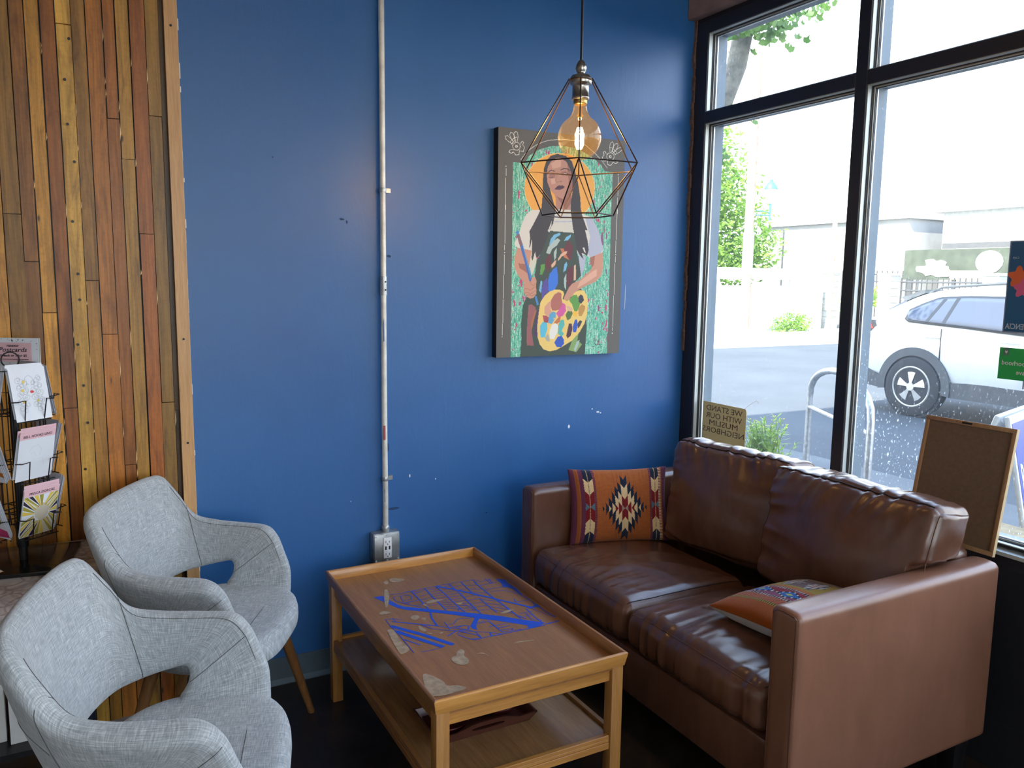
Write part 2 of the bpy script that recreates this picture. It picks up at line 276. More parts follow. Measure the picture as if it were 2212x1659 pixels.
def smoothpoly(pts, m_=4):
    n = len(pts); o = []
    for i in range(n):
        p0, p1, p2, p3 = [Vector((*pts[(i+k) % n][:2], 0)) for k in (-1, 0, 1, 2)]
        for k in range(m_):
            t = k/m_; q = .5*((2*p1)+(-p0+p2)*t+(2*p0-5*p1+4*p2-p3)*t*t+(-p0+3*p1-3*p2+p3)*t**3); o.append((q.x, q.y))
    return o
PAINT=[["TEX",[[109,858],[199,857],[227,890],[298,920],[395,941],[493,948],[609,942],[729,910],[800,880],[831,853],[899,854],[895,1],[108,1]]],["~white",2.5,[[167,870],[195,894],[235,919],[282,940],[330,955],[378,966],[476,976],[583,977],[668,962],[754,927],[808,899],[854,868]]],["~white",2.5,[[58,827],[55,580]]],["~white",2.5,[[58,670],[54,476]]],["~white",2.5,[[54,457],[44,102]]],["~white",2.5,[[950,833],[946,592]]],["~white",2.5,[[949,680],[944,480]]],["~white",2.5,[[943,462],[936,109]]],["~white",7,[[58,837],[59,837]]],["~white",7,[[949,843],[950,843]]],["~white",7,[[54,466],[55,466]]],["~white",7,[[944,471],[945,471]]],["~white",7,[[43,93],[43,93]]],["~white",7,[[935,97],[936,97]]],["~white",3.4,[[161,927],[159,920],[152,914],[143,910],[132,909],[122,910],[113,913],[107,918],[105,924],[107,931],[113,936],[122,940],[133,942],[144,941],[153,938],[159,933],[161,927]]],["~white",5,[[140,926],[139,924],[138,922],[135,921],[133,921],[130,921],[128,922],[126,923],[126,925],[126,927],[128,929],[130,930],[133,930],[135,930],[138,929],[139,927],[140,926]]],["~white",3.2,[[102,934],[69,944],[50,954],[50,964],[67,966],[88,957],[112,941]]],["~white",3.2,[[112,941],[91,958],[82,972],[90,982],[105,979],[118,966],[126,945]]],["~white",3.2,[[124,944],[115,965],[115,981],[127,988],[140,983],[144,968],[138,945]]],["~white",3.4,[[164,938],[173,950],[186,945],[179,934],[194,924],[183,906],[164,908]]],["~white",3.4,[[117,909],[86,908],[78,899],[94,893],[113,900],[128,888],[152,891],[156,909]]],["~white",3,[[94,932],[125,953]]],["~white",3,[[85,941],[118,962],[137,964]]],["~white",3.4,[[908,924],[906,917],[900,911],[889,907],[877,905],[865,906],[855,909],[848,915],[845,921],[847,928],[854,934],[864,938],[876,940],[888,939],[898,936],[905,931],[908,924]]],["~white",5,[[884,923],[884,921],[882,919],[880,918],[877,917],[874,918],[871,919],[869,920],[869,922],[869,924],[871,926],[873,927],[876,928],[879,927],[882,926],[884,925],[884,923]]],["~white",3.2,[[902,940],[931,959],[956,969],[975,968],[974,958],[952,946],[912,933]]],["~white",3.2,[[886,944],[898,967],[913,981],[932,985],[939,976],[928,960],[901,940]]],["~white",3.2,[[872,944],[868,967],[874,983],[889,990],[902,983],[901,966],[889,943]]],["~white",3.4,[[841,933],[830,945],[816,939],[824,928],[809,915],[821,898],[842,902]]],["~white",3.4,[[895,907],[930,908],[940,899],[922,892],[900,898],[883,883],[856,884],[851,903]]],["~white",3,[[920,934],[884,953]]],["~white",3,[[930,943],[892,963],[870,963]]],["halo",[[752,770],[749,744],[739,719],[722,695],[697,673],[667,653],[631,636],[592,623],[549,613],[505,607],[459,605],[415,608],[372,614],[332,624],[295,638],[264,655],[238,674],[218,695],[204,718],[197,742],[198,766],[205,791],[218,814],[238,836],[264,856],[295,874],[330,889],[369,901],[411,909],[455,914],[499,915],[543,912],[585,905],[625,894],[660,879],[691,862],[717,842],[736,819],[748,795]]],["~halorim",2.5,[[752,770],[750,748],[743,728],[731,707],[714,688],[693,670],[668,653],[639,639],[607,627],[572,618],[536,611],[499,607],[461,605],[424,607],[388,611],[353,618],[321,628],[292,640],[266,653],[243,669],[225,686],[211,705],[202,724],[197,744],[197,764],[202,784],[212,804],[225,823],[244,841],[266,857],[291,872],[320,885],[352,896],[385,905],[421,911],[457,914],[494,915],[530,913],[566,908],[600,901],[632,891],[661,879],[687,865],[709,848],[727,830],[741,811],[749,791],[752,770]]],["shirt",[[331,661],[249,655],[212,635],[185,601],[167,562],[126,504],[151,489],[256,477],[332,477],[597,479],[707,461],[727,454],[801,464],[839,489],[796,579],[737,638],[653,652],[570,663],[435,662]]],["shirtshade",[[681,635],[737,638],[796,579],[839,493],[801,466],[727,454],[706,475],[724,551]]],["shirt2",[[252,477],[298,473],[298,433],[279,389],[262,367],[241,416]]],["shirtshade",[[634,474],[695,457],[680,407],[658,361],[641,398]]],["neck",[[413,757],[563,761],[563,700],[567,663],[439,661],[438,716]]],["neckshade",[[446,723],[563,751],[566,700],[523,666],[480,698]]],["collar",[[435,661],[447,666],[561,668],[570,653],[584,587],[415,584]]],["collar",[[435,663],[562,665],[590,564],[385,570],[423,613]]],["shirtshade",[[438,637],[564,639],[564,635],[438,632]]],["shirtshade",[[431,613],[571,618],[572,613],[431,608]]],["hair",[[444,910],[395,899],[363,878],[343,841],[336,786],[338,741],[333,695],[327,658],[299,620],[266,574],[398,575],[423,603],[439,660],[422,697],[396,747],[380,788],[562,793],[572,747],[562,709],[561,662],[584,578],[701,579],[669,626],[642,664],[636,725],[613,795],[586,845],[560,885],[510,906]]],["hair",[[335,676],[301,633],[264,589],[239,563],[245,533],[239,486],[252,505],[258,533],[262,477],[258,446],[267,431],[279,460],[286,473],[294,447],[309,449],[332,469],[362,512],[393,561],[381,569],[404,596],[430,635],[435,678]]],["shirt",[[385,571],[411,613],[409,591],[393,576]]],["hair",[[561,681],[570,637],[590,565],[601,514],[617,488],[646,461],[675,445],[658,474],[678,470],[703,461],[716,488],[705,529],[683,577],[661,630],[640,682]]],["shirt",[[665,497],[677,501],[692,475],[682,477]]],["face",[[366,819],[373,851],[395,874],[436,892],[473,894],[519,879],[546,852],[562,825],[571,793],[570,752],[538,723],[501,713],[459,721],[413,738],[384,765],[370,787]]],["faceshade",[[527,870],[546,852],[562,825],[571,793],[570,752],[538,723],[501,713],[530,746],[541,792],[528,834]]],["facelight",[[395,865],[444,885],[477,882],[474,855],[412,843]]],["facelight",[[396,797],[429,803],[437,780],[404,775]]],["eyeshade",[[381,815],[408,827],[437,817],[429,805],[392,802]]],["eyeshade",[[474,832],[511,840],[545,829],[528,817],[482,818]]],["white",[[492,825],[510,830],[530,826],[511,821]]],["~dark",5,[[373,820],[383,831],[400,837],[428,833]]],["~dark",6.5,[[474,841],[498,849],[519,850],[546,843]]],["~dark",3,[[380,806],[396,803],[416,807]]],["~dark",3,[[486,823],[507,831],[532,827]]],["~dark",5,[[510,827],[510,824]]],["~faceshade2",3,[[449,831],[445,813],[436,792],[446,785],[462,790],[483,788],[487,795]]],["~dark",2,[[474,795],[477,791]]],["lips",[[429,754],[446,768],[464,774],[475,772],[489,775],[509,768],[496,760],[469,753],[446,754]]],["~lipshade",2,[[431,755],[458,763],[479,764],[507,768]]],["apron",[[400,569],[590,564],[617,488],[639,434],[657,370],[601,334],[683,297],[701,232],[714,138],[704,-1],[182,1],[190,81],[185,149],[199,235],[225,270],[271,274],[302,283],[287,372],[298,433],[332,469],[362,512],[393,561]]],["litblue",[[393,504],[408,535],[431,552],[478,563],[483,553],[451,542],[424,517]]],["litblue",[[513,527],[529,545],[568,557],[564,543],[541,529]]],["pale",[[372,469],[386,495],[424,522],[459,537],[482,529],[455,504],[417,487],[401,464]]],["pale",[[432,473],[455,496],[452,451],[437,434]]],["maroon",[[545,532],[585,505],[576,440],[535,452],[510,487]]],["orange",[[483,491],[510,491],[526,469],[559,440],[515,452],[495,474]]],["peach",[[468,445],[487,465],[518,478],[540,481],[536,469],[495,454],[468,434]]],["peach",[[413,416],[441,434],[454,440],[445,416],[418,402]]],["maroon",[[367,433],[394,464],[413,460],[410,407],[379,380]]],["blue",[[391,345],[402,376],[433,398],[458,409],[469,371],[469,331],[442,299],[411,290],[395,300]]],["purple",[[341,255],[344,309],[356,340],[383,358],[395,304],[395,291],[364,282],[345,246]]],["litblue",[[321,300],[333,345],[347,340],[337,287]]],["maroon",[[543,398],[591,416],[592,352],[557,307],[538,339]]],["litblue",[[510,384],[519,420],[535,432],[543,420],[532,393]]],["pale",[[517,353],[536,380],[538,344],[536,303],[521,317]]],["peach",[[597,416],[613,420],[615,350],[597,346]]],["green",[[325,372],[332,416],[363,420],[363,398],[344,372]]],["pinkd",[[233,157],[241,234],[264,238],[296,224],[298,210],[264,148],[271,102],[287,48],[233,52],[229,89]]],["orange2",[[264,157],[291,206],[306,215],[287,170],[264,111]]],["purple2",[[306,201],[333,223],[333,192],[314,87],[285,97],[291,147]]],["green2",[[567,23],[599,74],[647,106],[640,68],[678,48],[633,12]]],["pale",[[612,27],[632,59],[658,70],[645,40],[621,12]]],["skin",[[150,489],[258,478],[245,420],[230,381],[241,359],[256,332],[203,335],[151,372],[128,407],[131,450]]],["skinshade",[[158,420],[230,416],[233,376],[169,398]]],["skin",[[197,328],[218,341],[248,353],[260,359],[290,359],[300,345],[296,314],[302,300],[298,283],[279,267],[252,263],[222,274],[203,293]]],["~skinshade",2.5,[[207,306],[233,308],[252,300],[294,318]]],["~skinshade",2.5,[[204,288],[233,291],[252,283],[298,300]]],["~skinshade",2.5,[[218,277],[245,281],[264,274],[296,285]]],["~skinshade",2.5,[[256,345],[258,328],[279,321],[287,332]]],["brush",[[165,505],[190,507],[264,356],[256,341],[245,340],[211,416]]],["brushtip",[[141,547],[162,552],[190,503],[170,492]]],["brushblue",[[137,556],[146,564],[158,561],[162,549],[142,544]]],["brushblue",[[287,274],[302,276],[322,237],[306,232]]],["~litblue",2.5,[[190,503],[256,356]]],["skin",[[726,454],[833,480],[841,416],[829,374],[780,342],[707,324],[638,304],[586,275],[550,255],[518,255],[522,269],[561,316],[585,332],[649,350],[729,393],[761,420]]],["skinshade",[[726,454],[769,464],[761,420],[745,407],[734,434]]],["skinlight",[[649,343],[746,388],[787,402],[788,370],[706,338],[626,311]]],["palette",[[333,246],[364,275],[403,295],[442,304],[490,303],[514,296],[522,285],[510,262],[546,252],[578,268],[606,291],[642,302],[683,301],[710,278],[719,250],[715,189],[696,147],[656,106],[591,65],[526,43],[470,26],[414,20],[366,30],[334,54],[314,91],[313,146],[322,201]]],["rosy",[[415,254],[442,281],[474,293],[498,289],[502,257],[515,234],[499,216],[459,208],[428,208],[415,231]]],["pinkl",[[365,196],[368,227],[396,245],[418,254],[416,213],[428,199],[396,181]]],["magenta",[[487,216],[514,244],[535,234],[539,206],[516,184],[484,175],[459,194]]],["green",[[562,257],[594,279],[626,281],[639,265],[660,255],[652,232],[633,205],[608,205],[587,238]]],["black",[[639,272],[659,283],[676,276],[687,255],[664,239],[644,246]]],["ochre",[[640,219],[668,237],[698,227],[694,208],[670,181],[645,181]]],["yellow",[[596,201],[620,205],[641,195],[629,177],[600,182]]],["darkgreen",[[536,188],[555,206],[588,206],[595,192],[576,169],[552,162]]],["peach",[[539,229],[571,227],[592,215],[588,203],[555,206]]],["red2",[[353,187],[380,186],[404,177],[397,154],[365,154]]],["cyan2",[[404,190],[435,204],[459,199],[456,176],[428,146],[397,152]]],["orange",[[444,153],[476,175],[499,184],[492,156],[460,143]]],["cyan",[[334,141],[357,157],[389,152],[393,126],[373,85],[342,86],[332,114]]],["teal",[[480,143],[500,166],[524,165],[531,142],[509,114],[529,100],[509,86],[477,101]]],["white",[[409,112],[428,144],[460,150],[480,138],[473,106],[445,76],[413,79]]],["greyish",[[373,85],[397,103],[413,79],[413,65],[389,68]]],["royal",[[449,60],[477,87],[505,91],[526,76],[530,53],[506,37],[470,40]]],["maroon2",[[546,90],[565,146],[589,147],[596,121],[582,89],[558,78]]],["royal",[[598,131],[613,163],[633,167],[640,139],[627,107],[602,105]]],["black",[[638,149],[658,162],[675,157],[659,134],[640,123]]],["peach",[[436,167],[444,176],[460,171]]],["~dark",2,[[774,60],[780,77],[789,62],[799,69],[816,54],[824,73]]],["~dark",2,[[774,53],[787,50],[800,42],[817,47],[834,41],[846,46]]],["~dark",1.8,[[770,36],[792,34]]],["~dark",1.8,[[809,32],[847,33]]]]
MAPD=[[[[-387,541],[-325,543],[-315,489],[-297,417],[-283,357],[-263,311],[-193,253],[-111,183],[-19,107],[141,-23],[251,-119],[329,-209],[413,-289],[449,-325],[409,-347],[313,-353],[327,-309],[273,-253],[193,-167],[103,-85],[3,19],[-61,81],[-129,139],[-221,215],[-267,253],[-305,313],[-337,393],[-357,459]],[[87,-55],[103,-85],[65,-131],[39,-175],[21,-225],[1,-201],[5,-159],[47,-107]],[[505,471],[561,433],[551,363],[555,251],[539,119],[525,145],[525,249],[507,293],[481,321],[501,369]],[[533,-45],[549,-53],[545,-131],[525,-97],[505,-95],[469,-99],[457,-51],[505,-71]]],[[26,[[-435,63],[-303,-141],[-193,-345]]],[26,[[-433,-21],[-345,-187],[-257,-345]]],[9,[[-407,121],[-337,65],[-227,-27],[-173,-69]]],[10,[[-137,141],[-165,59],[-177,-67]]],[16,[[67,535],[161,421],[247,291],[337,149],[423,19],[485,-81]]],[4,[[-433,171],[-437,65],[-431,-105],[-439,-339]]],[4,[[-399,-347],[-333,-353],[-257,-345]]],[7,[[-429,-147],[-403,-197],[-367,-263]]],[10,[[-437,-19],[-405,-35]]],[4,[[-433,171],[-371,147],[-341,117]]],[5,[[-387,169],[-385,95]]],[10,[[437,-347],[541,-341]]],[7,[[131,-347],[251,-353],[429,-357]]],[9,[[57,-343],[129,-349]]],[6,[[-77,-323],[-11,-343],[57,-343]]],[6,[[-113,-237],[-91,-289],[-69,-329],[-47,-345],[-5,-345],[-13,-287],[-85,-203],[-113,-223]]],[7,[[-177,-225],[-107,-185],[-77,-187],[-29,-197]]],[5,[[-261,-9],[-223,-85],[-159,-143],[-45,-217],[91,-307],[131,-347]]],[5,[[-225,-21],[-121,-123],[-35,-195],[-1,-253],[-5,-345]]],[5,[[-115,-27],[-125,-135],[-141,-155]]],[5,[[-113,-77],[-73,-83],[-29,-33],[11,-31],[59,-63]]],[8,[[-81,-143],[-29,-133],[-3,-155],[-27,-199]]],[5,[[-121,-123],[-61,-125],[-15,-141]]],[7,[[139,-133],[143,-229],[143,-325]]],[5,[[53,-153],[129,-149]]],[5,[[103,-223],[231,-229]]],[5,[[135,-259],[229,-265]]],[5,[[133,-293],[227,-311],[209,-325]]],[5,[[137,-323],[269,-341]]],[4,[[65,-131],[117,-135]]],[8,[[71,-301],[59,-351]]],[8,[[-121,527],[-123,367],[-129,199]]],[8,[[-19,535],[-27,385],[-33,131]]],[7,[[65,533],[67,373],[61,145],[63,41]]],[8,[[163,533],[165,359],[151,147],[145,-25]]],[7,[[255,525],[241,277]]],[7,[[247,207],[243,53],[245,-57]]],[8,[[341,489],[337,325],[335,171],[341,5],[341,-211]]],[6,[[437,513],[437,401]]],[6,[[345,141],[333,-85]]],[7,[[447,-81],[433,-197],[433,-309]]],[5,[[483,-99],[493,-151],[517,-209],[545,-285]]],[8,[[543,-65],[535,-157],[551,-287]]],[5,[[-267,537],[-197,521],[-123,529],[-15,537],[165,537],[347,529],[389,499]]],[5,[[-159,537],[-89,519]]],[5,[[-261,485],[-239,491],[-213,479]]],[5,[[-269,481],[-273,417],[-233,341],[-191,287],[-149,241]]],[6,[[-217,481],[-229,403],[-167,397],[-151,447],[-177,487],[-217,481]]],[5,[[-239,391],[-213,329],[-205,367],[-153,357]]],[5,[[-243,361],[-125,359]]],[5,[[-191,287],[-119,283]]],[5,[[-127,503],[-73,495]]],[5,[[351,327],[437,319],[511,301]]],[5,[[361,277],[449,261],[493,213],[521,137],[533,37]]],[6,[[433,39],[543,33],[529,-41]]],[6,[[451,97],[437,37]]],[5,[[539,119],[541,51],[537,-63]]],[5,[[67,141],[31,81]]],[5,[[87,147],[115,149],[133,93],[127,41]]],[5,[[351,407],[487,413]]],[5,[[347,529],[353,471],[475,475]]],[5,[[461,501],[451,413]]],[6,[[347,-155],[371,-227]]],[5,[[369,-135],[467,-137]]],[5,[[371,-181],[447,-183]]],[5,[[409,-147],[395,-253]]],[5,[[399,-255],[449,-281],[427,-299]]],[4,[[-121,471],[-21,507]]],[4,[[-123,415],[-23,435]]],[4,[[-125,359],[-25,367]]],[4,[[-125,305],[-27,299]]],[4,[[-127,251],[-29,235]]],[4,[[-21,497],[65,499]]],[4,[[-23,457],[65,453]]],[4,[[-23,419],[65,405]]],[4,[[-25,383],[65,359]]],[4,[[-25,345],[65,315]]],[4,[[-27,309],[65,269]]],[4,[[-29,273],[65,225]]],[4,[[-29,237],[65,181]]],[4,[[-31,201],[65,139]]],[4,[[-31,167],[65,97]]],[4,[[65,489],[163,501]]],[4,[[65,445],[161,451]]],[4,[[65,401],[159,401]]],[4,[[65,359],[157,353]]],[4,[[65,317],[155,305]]],[4,[[65,277],[155,259]]],[4,[[65,237],[153,211]]],[4,[[65,197],[151,165]]],[4,[[65,157],[151,121]]],[4,[[65,117],[149,77]]],[4,[[65,79],[147,33]]],[4,[[161,467],[253,473]]],[4,[[159,401],[253,403]]],[4,[[157,335],[251,335]]],[4,[[155,273],[249,267]]],[4,[[153,211],[247,201]]],[4,[[151,149],[245,137]]],[4,[[149,89],[245,75]]],[4,[[147,31],[243,13]]],[4,[[253,453],[341,427]]],[4,[[251,385],[341,341]]],[4,[[251,317],[341,259]]],[4,[[249,249],[341,179]]],[4,[[247,185],[341,101]]],[4,[[245,121],[341,25]]],[4,[[243,59],[341,-49]]],[4,[[243,-3],[341,-121]]]]]
WEAR=[[[-183,793],[-161,811],[-111,787],[-87,751],[-121,725],[-159,727],[-185,757]],[[-233,771],[-207,787],[-207,749],[-229,715],[-241,729]],[[-283,617],[-259,623],[-285,515],[-329,405],[-361,341],[-361,387]],[[-437,277],[-403,291],[-365,253],[-403,239],[-435,251]],[[-273,135],[-235,145],[-227,105],[-263,77],[-283,99]],[[-225,81],[-195,81],[-215,47]],[[-477,11],[-453,19],[-439,-5],[-445,-69],[-451,-173],[-445,-283],[-509,-321],[-509,-245],[-497,-123],[-483,-37]],[[-281,-15],[-267,-49],[-261,-95],[-287,-101],[-295,-63]],[[-215,-443],[-179,-419],[-171,-453],[-197,-501],[-193,-551],[-215,-593],[-251,-597],[-275,-569],[-283,-529],[-267,-489],[-235,-481]],[[-103,299],[-53,323],[15,297],[-31,283],[-95,279]],[[269,-69],[323,-53],[371,-61],[307,-85],[267,-87]],[[127,-491],[177,-483],[271,-511],[171,-497]],[[67,199],[117,197],[85,167]],[[-127,-513],[-89,-513],[-71,-547],[-73,-569],[-77,-547],[-97,-521]],[[-279,-127],[-247,-143],[-257,-157]],[[-207,-163],[-179,-163],[-199,-181]],[[-135,275],[-125,237],[-115,229],[-119,283]],[[-531,-833],[-503,-635],[-467,-599],[-421,-711],[-419,-765],[-365,-793],[-347,-843]]]
CAR={"win":[[3187,1175],[3155,1222],[2988,1331],[2829,1397],[2618,1404],[2365,1405],[2078,1398],[1800,1014],[2039,1035],[2403,1058],[2836,1090],[3074,1103],[3113,1133]],"arch":[[3434,525],[3396,623],[3329,730],[3244,786],[3128,800],[2928,796],[2787,757],[2712,674],[2656,566],[2609,483],[2659,445]],"lamp":[[3625,1055],[3589,1090],[3511,1085],[3458,1010],[3406,930],[3499,946],[3618,959]],"red":[[3625,1048],[3587,1063],[3531,1053],[3509,973],[3611,974]],"roof":[[3436,1365],[3199,1351],[3080,1459],[2874,1482],[2547,1490],[2203,1492]],"rear":[[3721,1089],[3586,1178],[3325,1335],[3036,1330]],"clad":[[2647,390],[2465,400],[2354,438],[2097,446],[1739,421],[1728,306],[2610,268]],"bump":[[3620,505],[3395,433],[3339,304],[3606,327]],"h1":[[2872,941],[2661,924]],"h2":[[1951,899],[1848,890]],"dl":[[2857,1088],[2761,1388]],"dl2":[[2655,1086],[2605,1404]]}
# ================================================================ camera
cam = bpy.data.objects.new('camera', bpy.data.cameras.new('camera')); COL.objects.link(cam)
def cam_axes(yaw, pitch, roll):
    f = Vector((math.sin(yaw)*math.cos(pitch), math.cos(yaw)*math.cos(pitch), math.sin(pitch)))
    r = Vector((math.cos(yaw), -math.sin(yaw), 0)); u = r.cross(f)
    return r*math.cos(roll)+u*math.sin(roll), u*math.cos(roll)-r*math.sin(roll), f
cr_, cu_, cf_ = cam_axes(math.radians(28.40827), math.radians(-7.47941), math.radians(.71991))
CP = Vector((-2.4732, -2.89868, 1.52))
cam.matrix_world = Matrix(((cr_.x, cu_.x, -cf_.x, CP.x), (cr_.y, cu_.y, -cf_.y, CP.y), (cr_.z, cu_.z, -cf_.z, CP.z), (0, 0, 0, 1)))
cam.data.sensor_width = 36; cam.data.lens = 1721.8/2212*36; cam.data.clip_start = .05; cam.data.clip_end = 300
sc.camera = cam
# ================================================================ room shell
CH = 3.3; XW, YS = -6.2, -6.6
struct(MB().box((XW-.15, YS-.15, -.12), (.12, .15, 0)).build('floor', 'floor'))
struct(MB().box((XW-.15, YS-.15, CH), (.12, .15, CH+.12)).build('ceiling', 'ceil'))
mb = MB().box((XW-.15, 0, 0), (.12, .15, CH))
def chip(x, z, w, h, k):
    n = 7; mb.prism([(x+w*random.uniform(.6, 1)*math.cos(2*PI*i/n), -.0006, z+h*random.uniform(.6, 1)*math.sin(2*PI*i/n)) for i in range(n)], (0, .0006, 0), k)
for x, z, w, h, k in [(-.47, .94, .012, .006, 1), (-.5, .955, .004, .004, 1), (-.455, .935, .005, .004, 1), (-.62, .885, .006, .01, 1), (-1.36, .745, .004, .008, 1), (-1.6, .67, .002, .004, 1), (-1.86, 1.93, .004, .004, 2), (-1.62, 1.73, .012, .005, 2), (-1.6, 1.72, .004, .008, 2),
                      (-.34, 1.45, .002, .09, 1), (-1.25, .72, .003, .004, 1), (-1.02, .55, .005, .003, 2), (-1.46, .86, .02, .03, 2), (-1.44, 1.6, .012, .006, 2), (-1.43, .62, .03, .006, 2)]: chip(x, z, w, h, k)
struct(mb.build('wall_back', ['blue', 'chip', 'chipblue']))
struct(MB().box((XW-.15, YS, 0), (XW, 0, CH)).build('wall_far_left', 'white'))
struct(MB().box((XW, YS-.15, 0), (.12, YS, .5)).box((XW, YS-.15, 2.8), (.12, YS, CH)).box((XW, YS-.15, .5), (-2.9, YS, 2.8)).box((-.5, YS-.15, .5), (.12, YS, 2.8)).build('wall_front', 'white'))  # opening left for the added front window
# cove base along the blue wall
mb = MB().prism([(-2.16, 0, .101), (-2.16, -.006, .101), (-2.16, -.007, .02), (-2.16, -.016, .004), (-2.16, -.016, 0), (-2.16, 0, 0)], (2.16, 0, 0))
struct(mb.build('baseboard_back', 'cove'))
struct(MB().box((-6.2, -.07, 0), (-2.2, -.045, .028)).build('baseboard_left', plain('pale_floor_edge', (.32, .3, .27, 1), .8)))
# reclaimed plank wall: planks of several widths, each with its own wood colour
edges = [-2.616, -2.577, -2.537, -2.497, -2.455, -2.417, -2.371, -2.336, -2.296, -2.252, -2.212, -2.197]
tones = [(118, 82, 42), (112, 66, 34), (168, 118, 55), (112, 58, 24), (186, 144, 82), (122, 84, 44), (142, 84, 40), (128, 70, 32), (148, 108, 60), (122, 62, 28), (120, 88, 48), (60, 40, 24)]
pl = []
x = -2.616; tl = [(150, 104, 52), (100, 58, 28), (136, 86, 44), (110, 70, 36), (160, 118, 64), (90, 52, 28)]
pl.append((-2.662, -2.616, tones[0]))
for i in range(len(edges)-1): pl.append((edges[i], edges[i+1], tones[i+1]))
x = -2.662; i = 0
while x > -4.4:
    w = random.choice([.038, .042, .046, .05]); pl.append((x-w, x, tl[i % 6])); x -= w; i += 1
splits = {6: [1.33], 7: [2.0, .9], 8: [1.88], 10: [2.02, 1.1], 5: [1.5], 9: [1.65], 2: [1.4]}
mb = MB(); colr = []
mb.box((-4.5, -.022, .0), (-2.19, -.0005, CH-.01)); colr += [(.01, .006, .004, 1)]*6
for j, (a, b, t) in enumerate(pl):
    zs = [CH-.005]+splits.get(j, [random.uniform(.6, 2.4)])+[.012]
    for q in range(len(zs)-1):
        dz = random.uniform(0, .007); tt = t if q == 0 else tuple(c*g_ for c in t for g_ in [1]) if True else t
        kk = random.uniform(.8, 1.15) if q else 1; tt = tuple(c*kk for c in t)
        y = -.046-dz if j != 11 else -.03
        g = random.uniform(.0006, .0022); lean = random.uniform(-.0012, .0012)
        z1, z0 = zs[q]-.001, zs[q+1]+.001
        mb.hexa([(a+g, y, z0), (b-g, y, z0), (b-g, -.02, z0), (a+g, -.02, z0), (a+g+lean, y, z1), (b-g+lean, y, z1), (b-g+lean, -.02, z1), (a+g+lean, -.02, z1)])
        colr += [rgb(tt[0]*.74+34, tt[1]*.74+25, tt[2]*.62+4, 1.9)]*6
# nails and splinters
nk = []
for z in [2.35, 2.22, 2.1, 1.97, 1.86, 1.68, 1.52, 1.44, 1.3, 1.17, 1.05, .9]:
    xx = -2.475+random.uniform(-.012, .012); mb.lathe([(.0045, 0), (.0045, .0008)], (xx, -.056, z), 8, axis='y'); colr += [(.012, .01, .009, 1)]*10
for k in range(46):
    j = random.randrange(1, 11); a, b, t = pl[j]; z = random.uniform(.55, 2.3); xx = random.choice([a, b]); h = random.uniform(.01, .07)
    mb.add([(xx-.0015, -.0545, z), (xx+.0022, -.0545, z+h*.4), (xx, -.0545, z+h)], [(0, 1, 2)]); colr += [rgb(235, 200, 140, 1.1)]
o = mb.build('wall_left', 'planks'); ca = o.data.color_attributes.new('plank', 'FLOAT_COLOR', 'CORNER')
arr = []
for p, c in zip(o.data.polygons, colr): arr += list(c)*p.loop_total
ca.data.foreach_set('color', arr); struct(o)
mb = MB().box((-2.197, -.062, .012), (-2.159, -.0, CH-.002)).box((-2.1588, -.03, .3), (-2.154, -.0003, CH-.002), 1)
for z in (.42, .96, 1.31, 2.3): mb.lathe([(.004, 0), (.004, .001)], (-2.178, -.0632, z), 8, 2, 'y')
for k in range(40):
    z = .35+k*.07+random.uniform(-.02, .02); w = random.uniform(.002, .006); mb.box((-2.154, -.003, z), (-2.154+w, -.0004, z+random.uniform(.01, .05)), 3)
struct(mb.build('trim_1', ['trimwood', 'paleframe', 'black', 'chip']))
# ---------------------------------------------------------------- storefront wall (x = 0)
WY = [-.05, -.8697, -.9191, -2.02, -2.07, -3.15, -3.2, -4.3, -4.35, -5.45]   # jamb edge, mullions
SZ = .725; T0, T1, HD = 2.2148, 2.2646, 2.5973
J0 = -.0871
struct(MB().box((0, YS, 0), (.12, 0, .655)).box((-.004, YS, 0), (0, -.0, .16)).build('wall_right', 'dark'))
struct(MB().box((.0, YS, HD+.055), (.12, 0, CH)).box((0, YS, .16), (.12, -5.5, CH)).build('wall_right_upper', 'dark'))
mb = MB()
mb.box((-.045, YS, 2.665), (0, -.001, 2.80)).box((-.06, YS, 2.78), (-.0, -.001, CH), 0)
struct(mb.build('trim_2', 'beam', bevel=.004))
mb = MB()   # torn drywall edge in the corner
z = 1.2
while z < 2.66:
    h = random.uniform(.02, .06); w = random.uniform(.004, .012); mb.box((-w, -.012-random.uniform(0, .006), z), (-.0003, -.0005, z+h)); z += h
struct(mb.build('trim_3', 'dryw'))
# frame members: black face bars, each with channel, gasket and bead strips round every opening
def member(name, a, b): return struct(MB().box(a, b).build(name, 'frame', bevel=.0015, seg=1))
n = 4
member('trim_%d' % n, (0, J0, .655), (.11, -.0, HD+.055)); n += 1     # jamb
for i in range(1, 8, 2):
    member('trim_%d' % n, (0, WY[i+1], .655), (.11, WY[i], HD)); n += 1
member('trim_%d' % n, (0, -5.5, .655), (.11, -5.45, HD)); n += 1
member('trim_%d' % n, (0, -5.5, HD), (.11, J0, HD+.055)); n += 1      # head
bays = [(J0, WY[1])]+[(WY[i], WY[i+1]) for i in range(2, 9, 2)]
for (a, b) in bays:
    member('trim_%d' % n, (0.0, b, T0), (.11, a, T1)); n += 1
    struct(MB().box((-.022, b, SZ-.028), (.035, a, SZ-.016), 1).box((0.001, b, .655), (.11, a, SZ-.028)).box((.03, b, SZ-.028), (.11, a, SZ), 0).build('trim_%d' % n, ['frame', 'silver'])); n += 1
w = 1
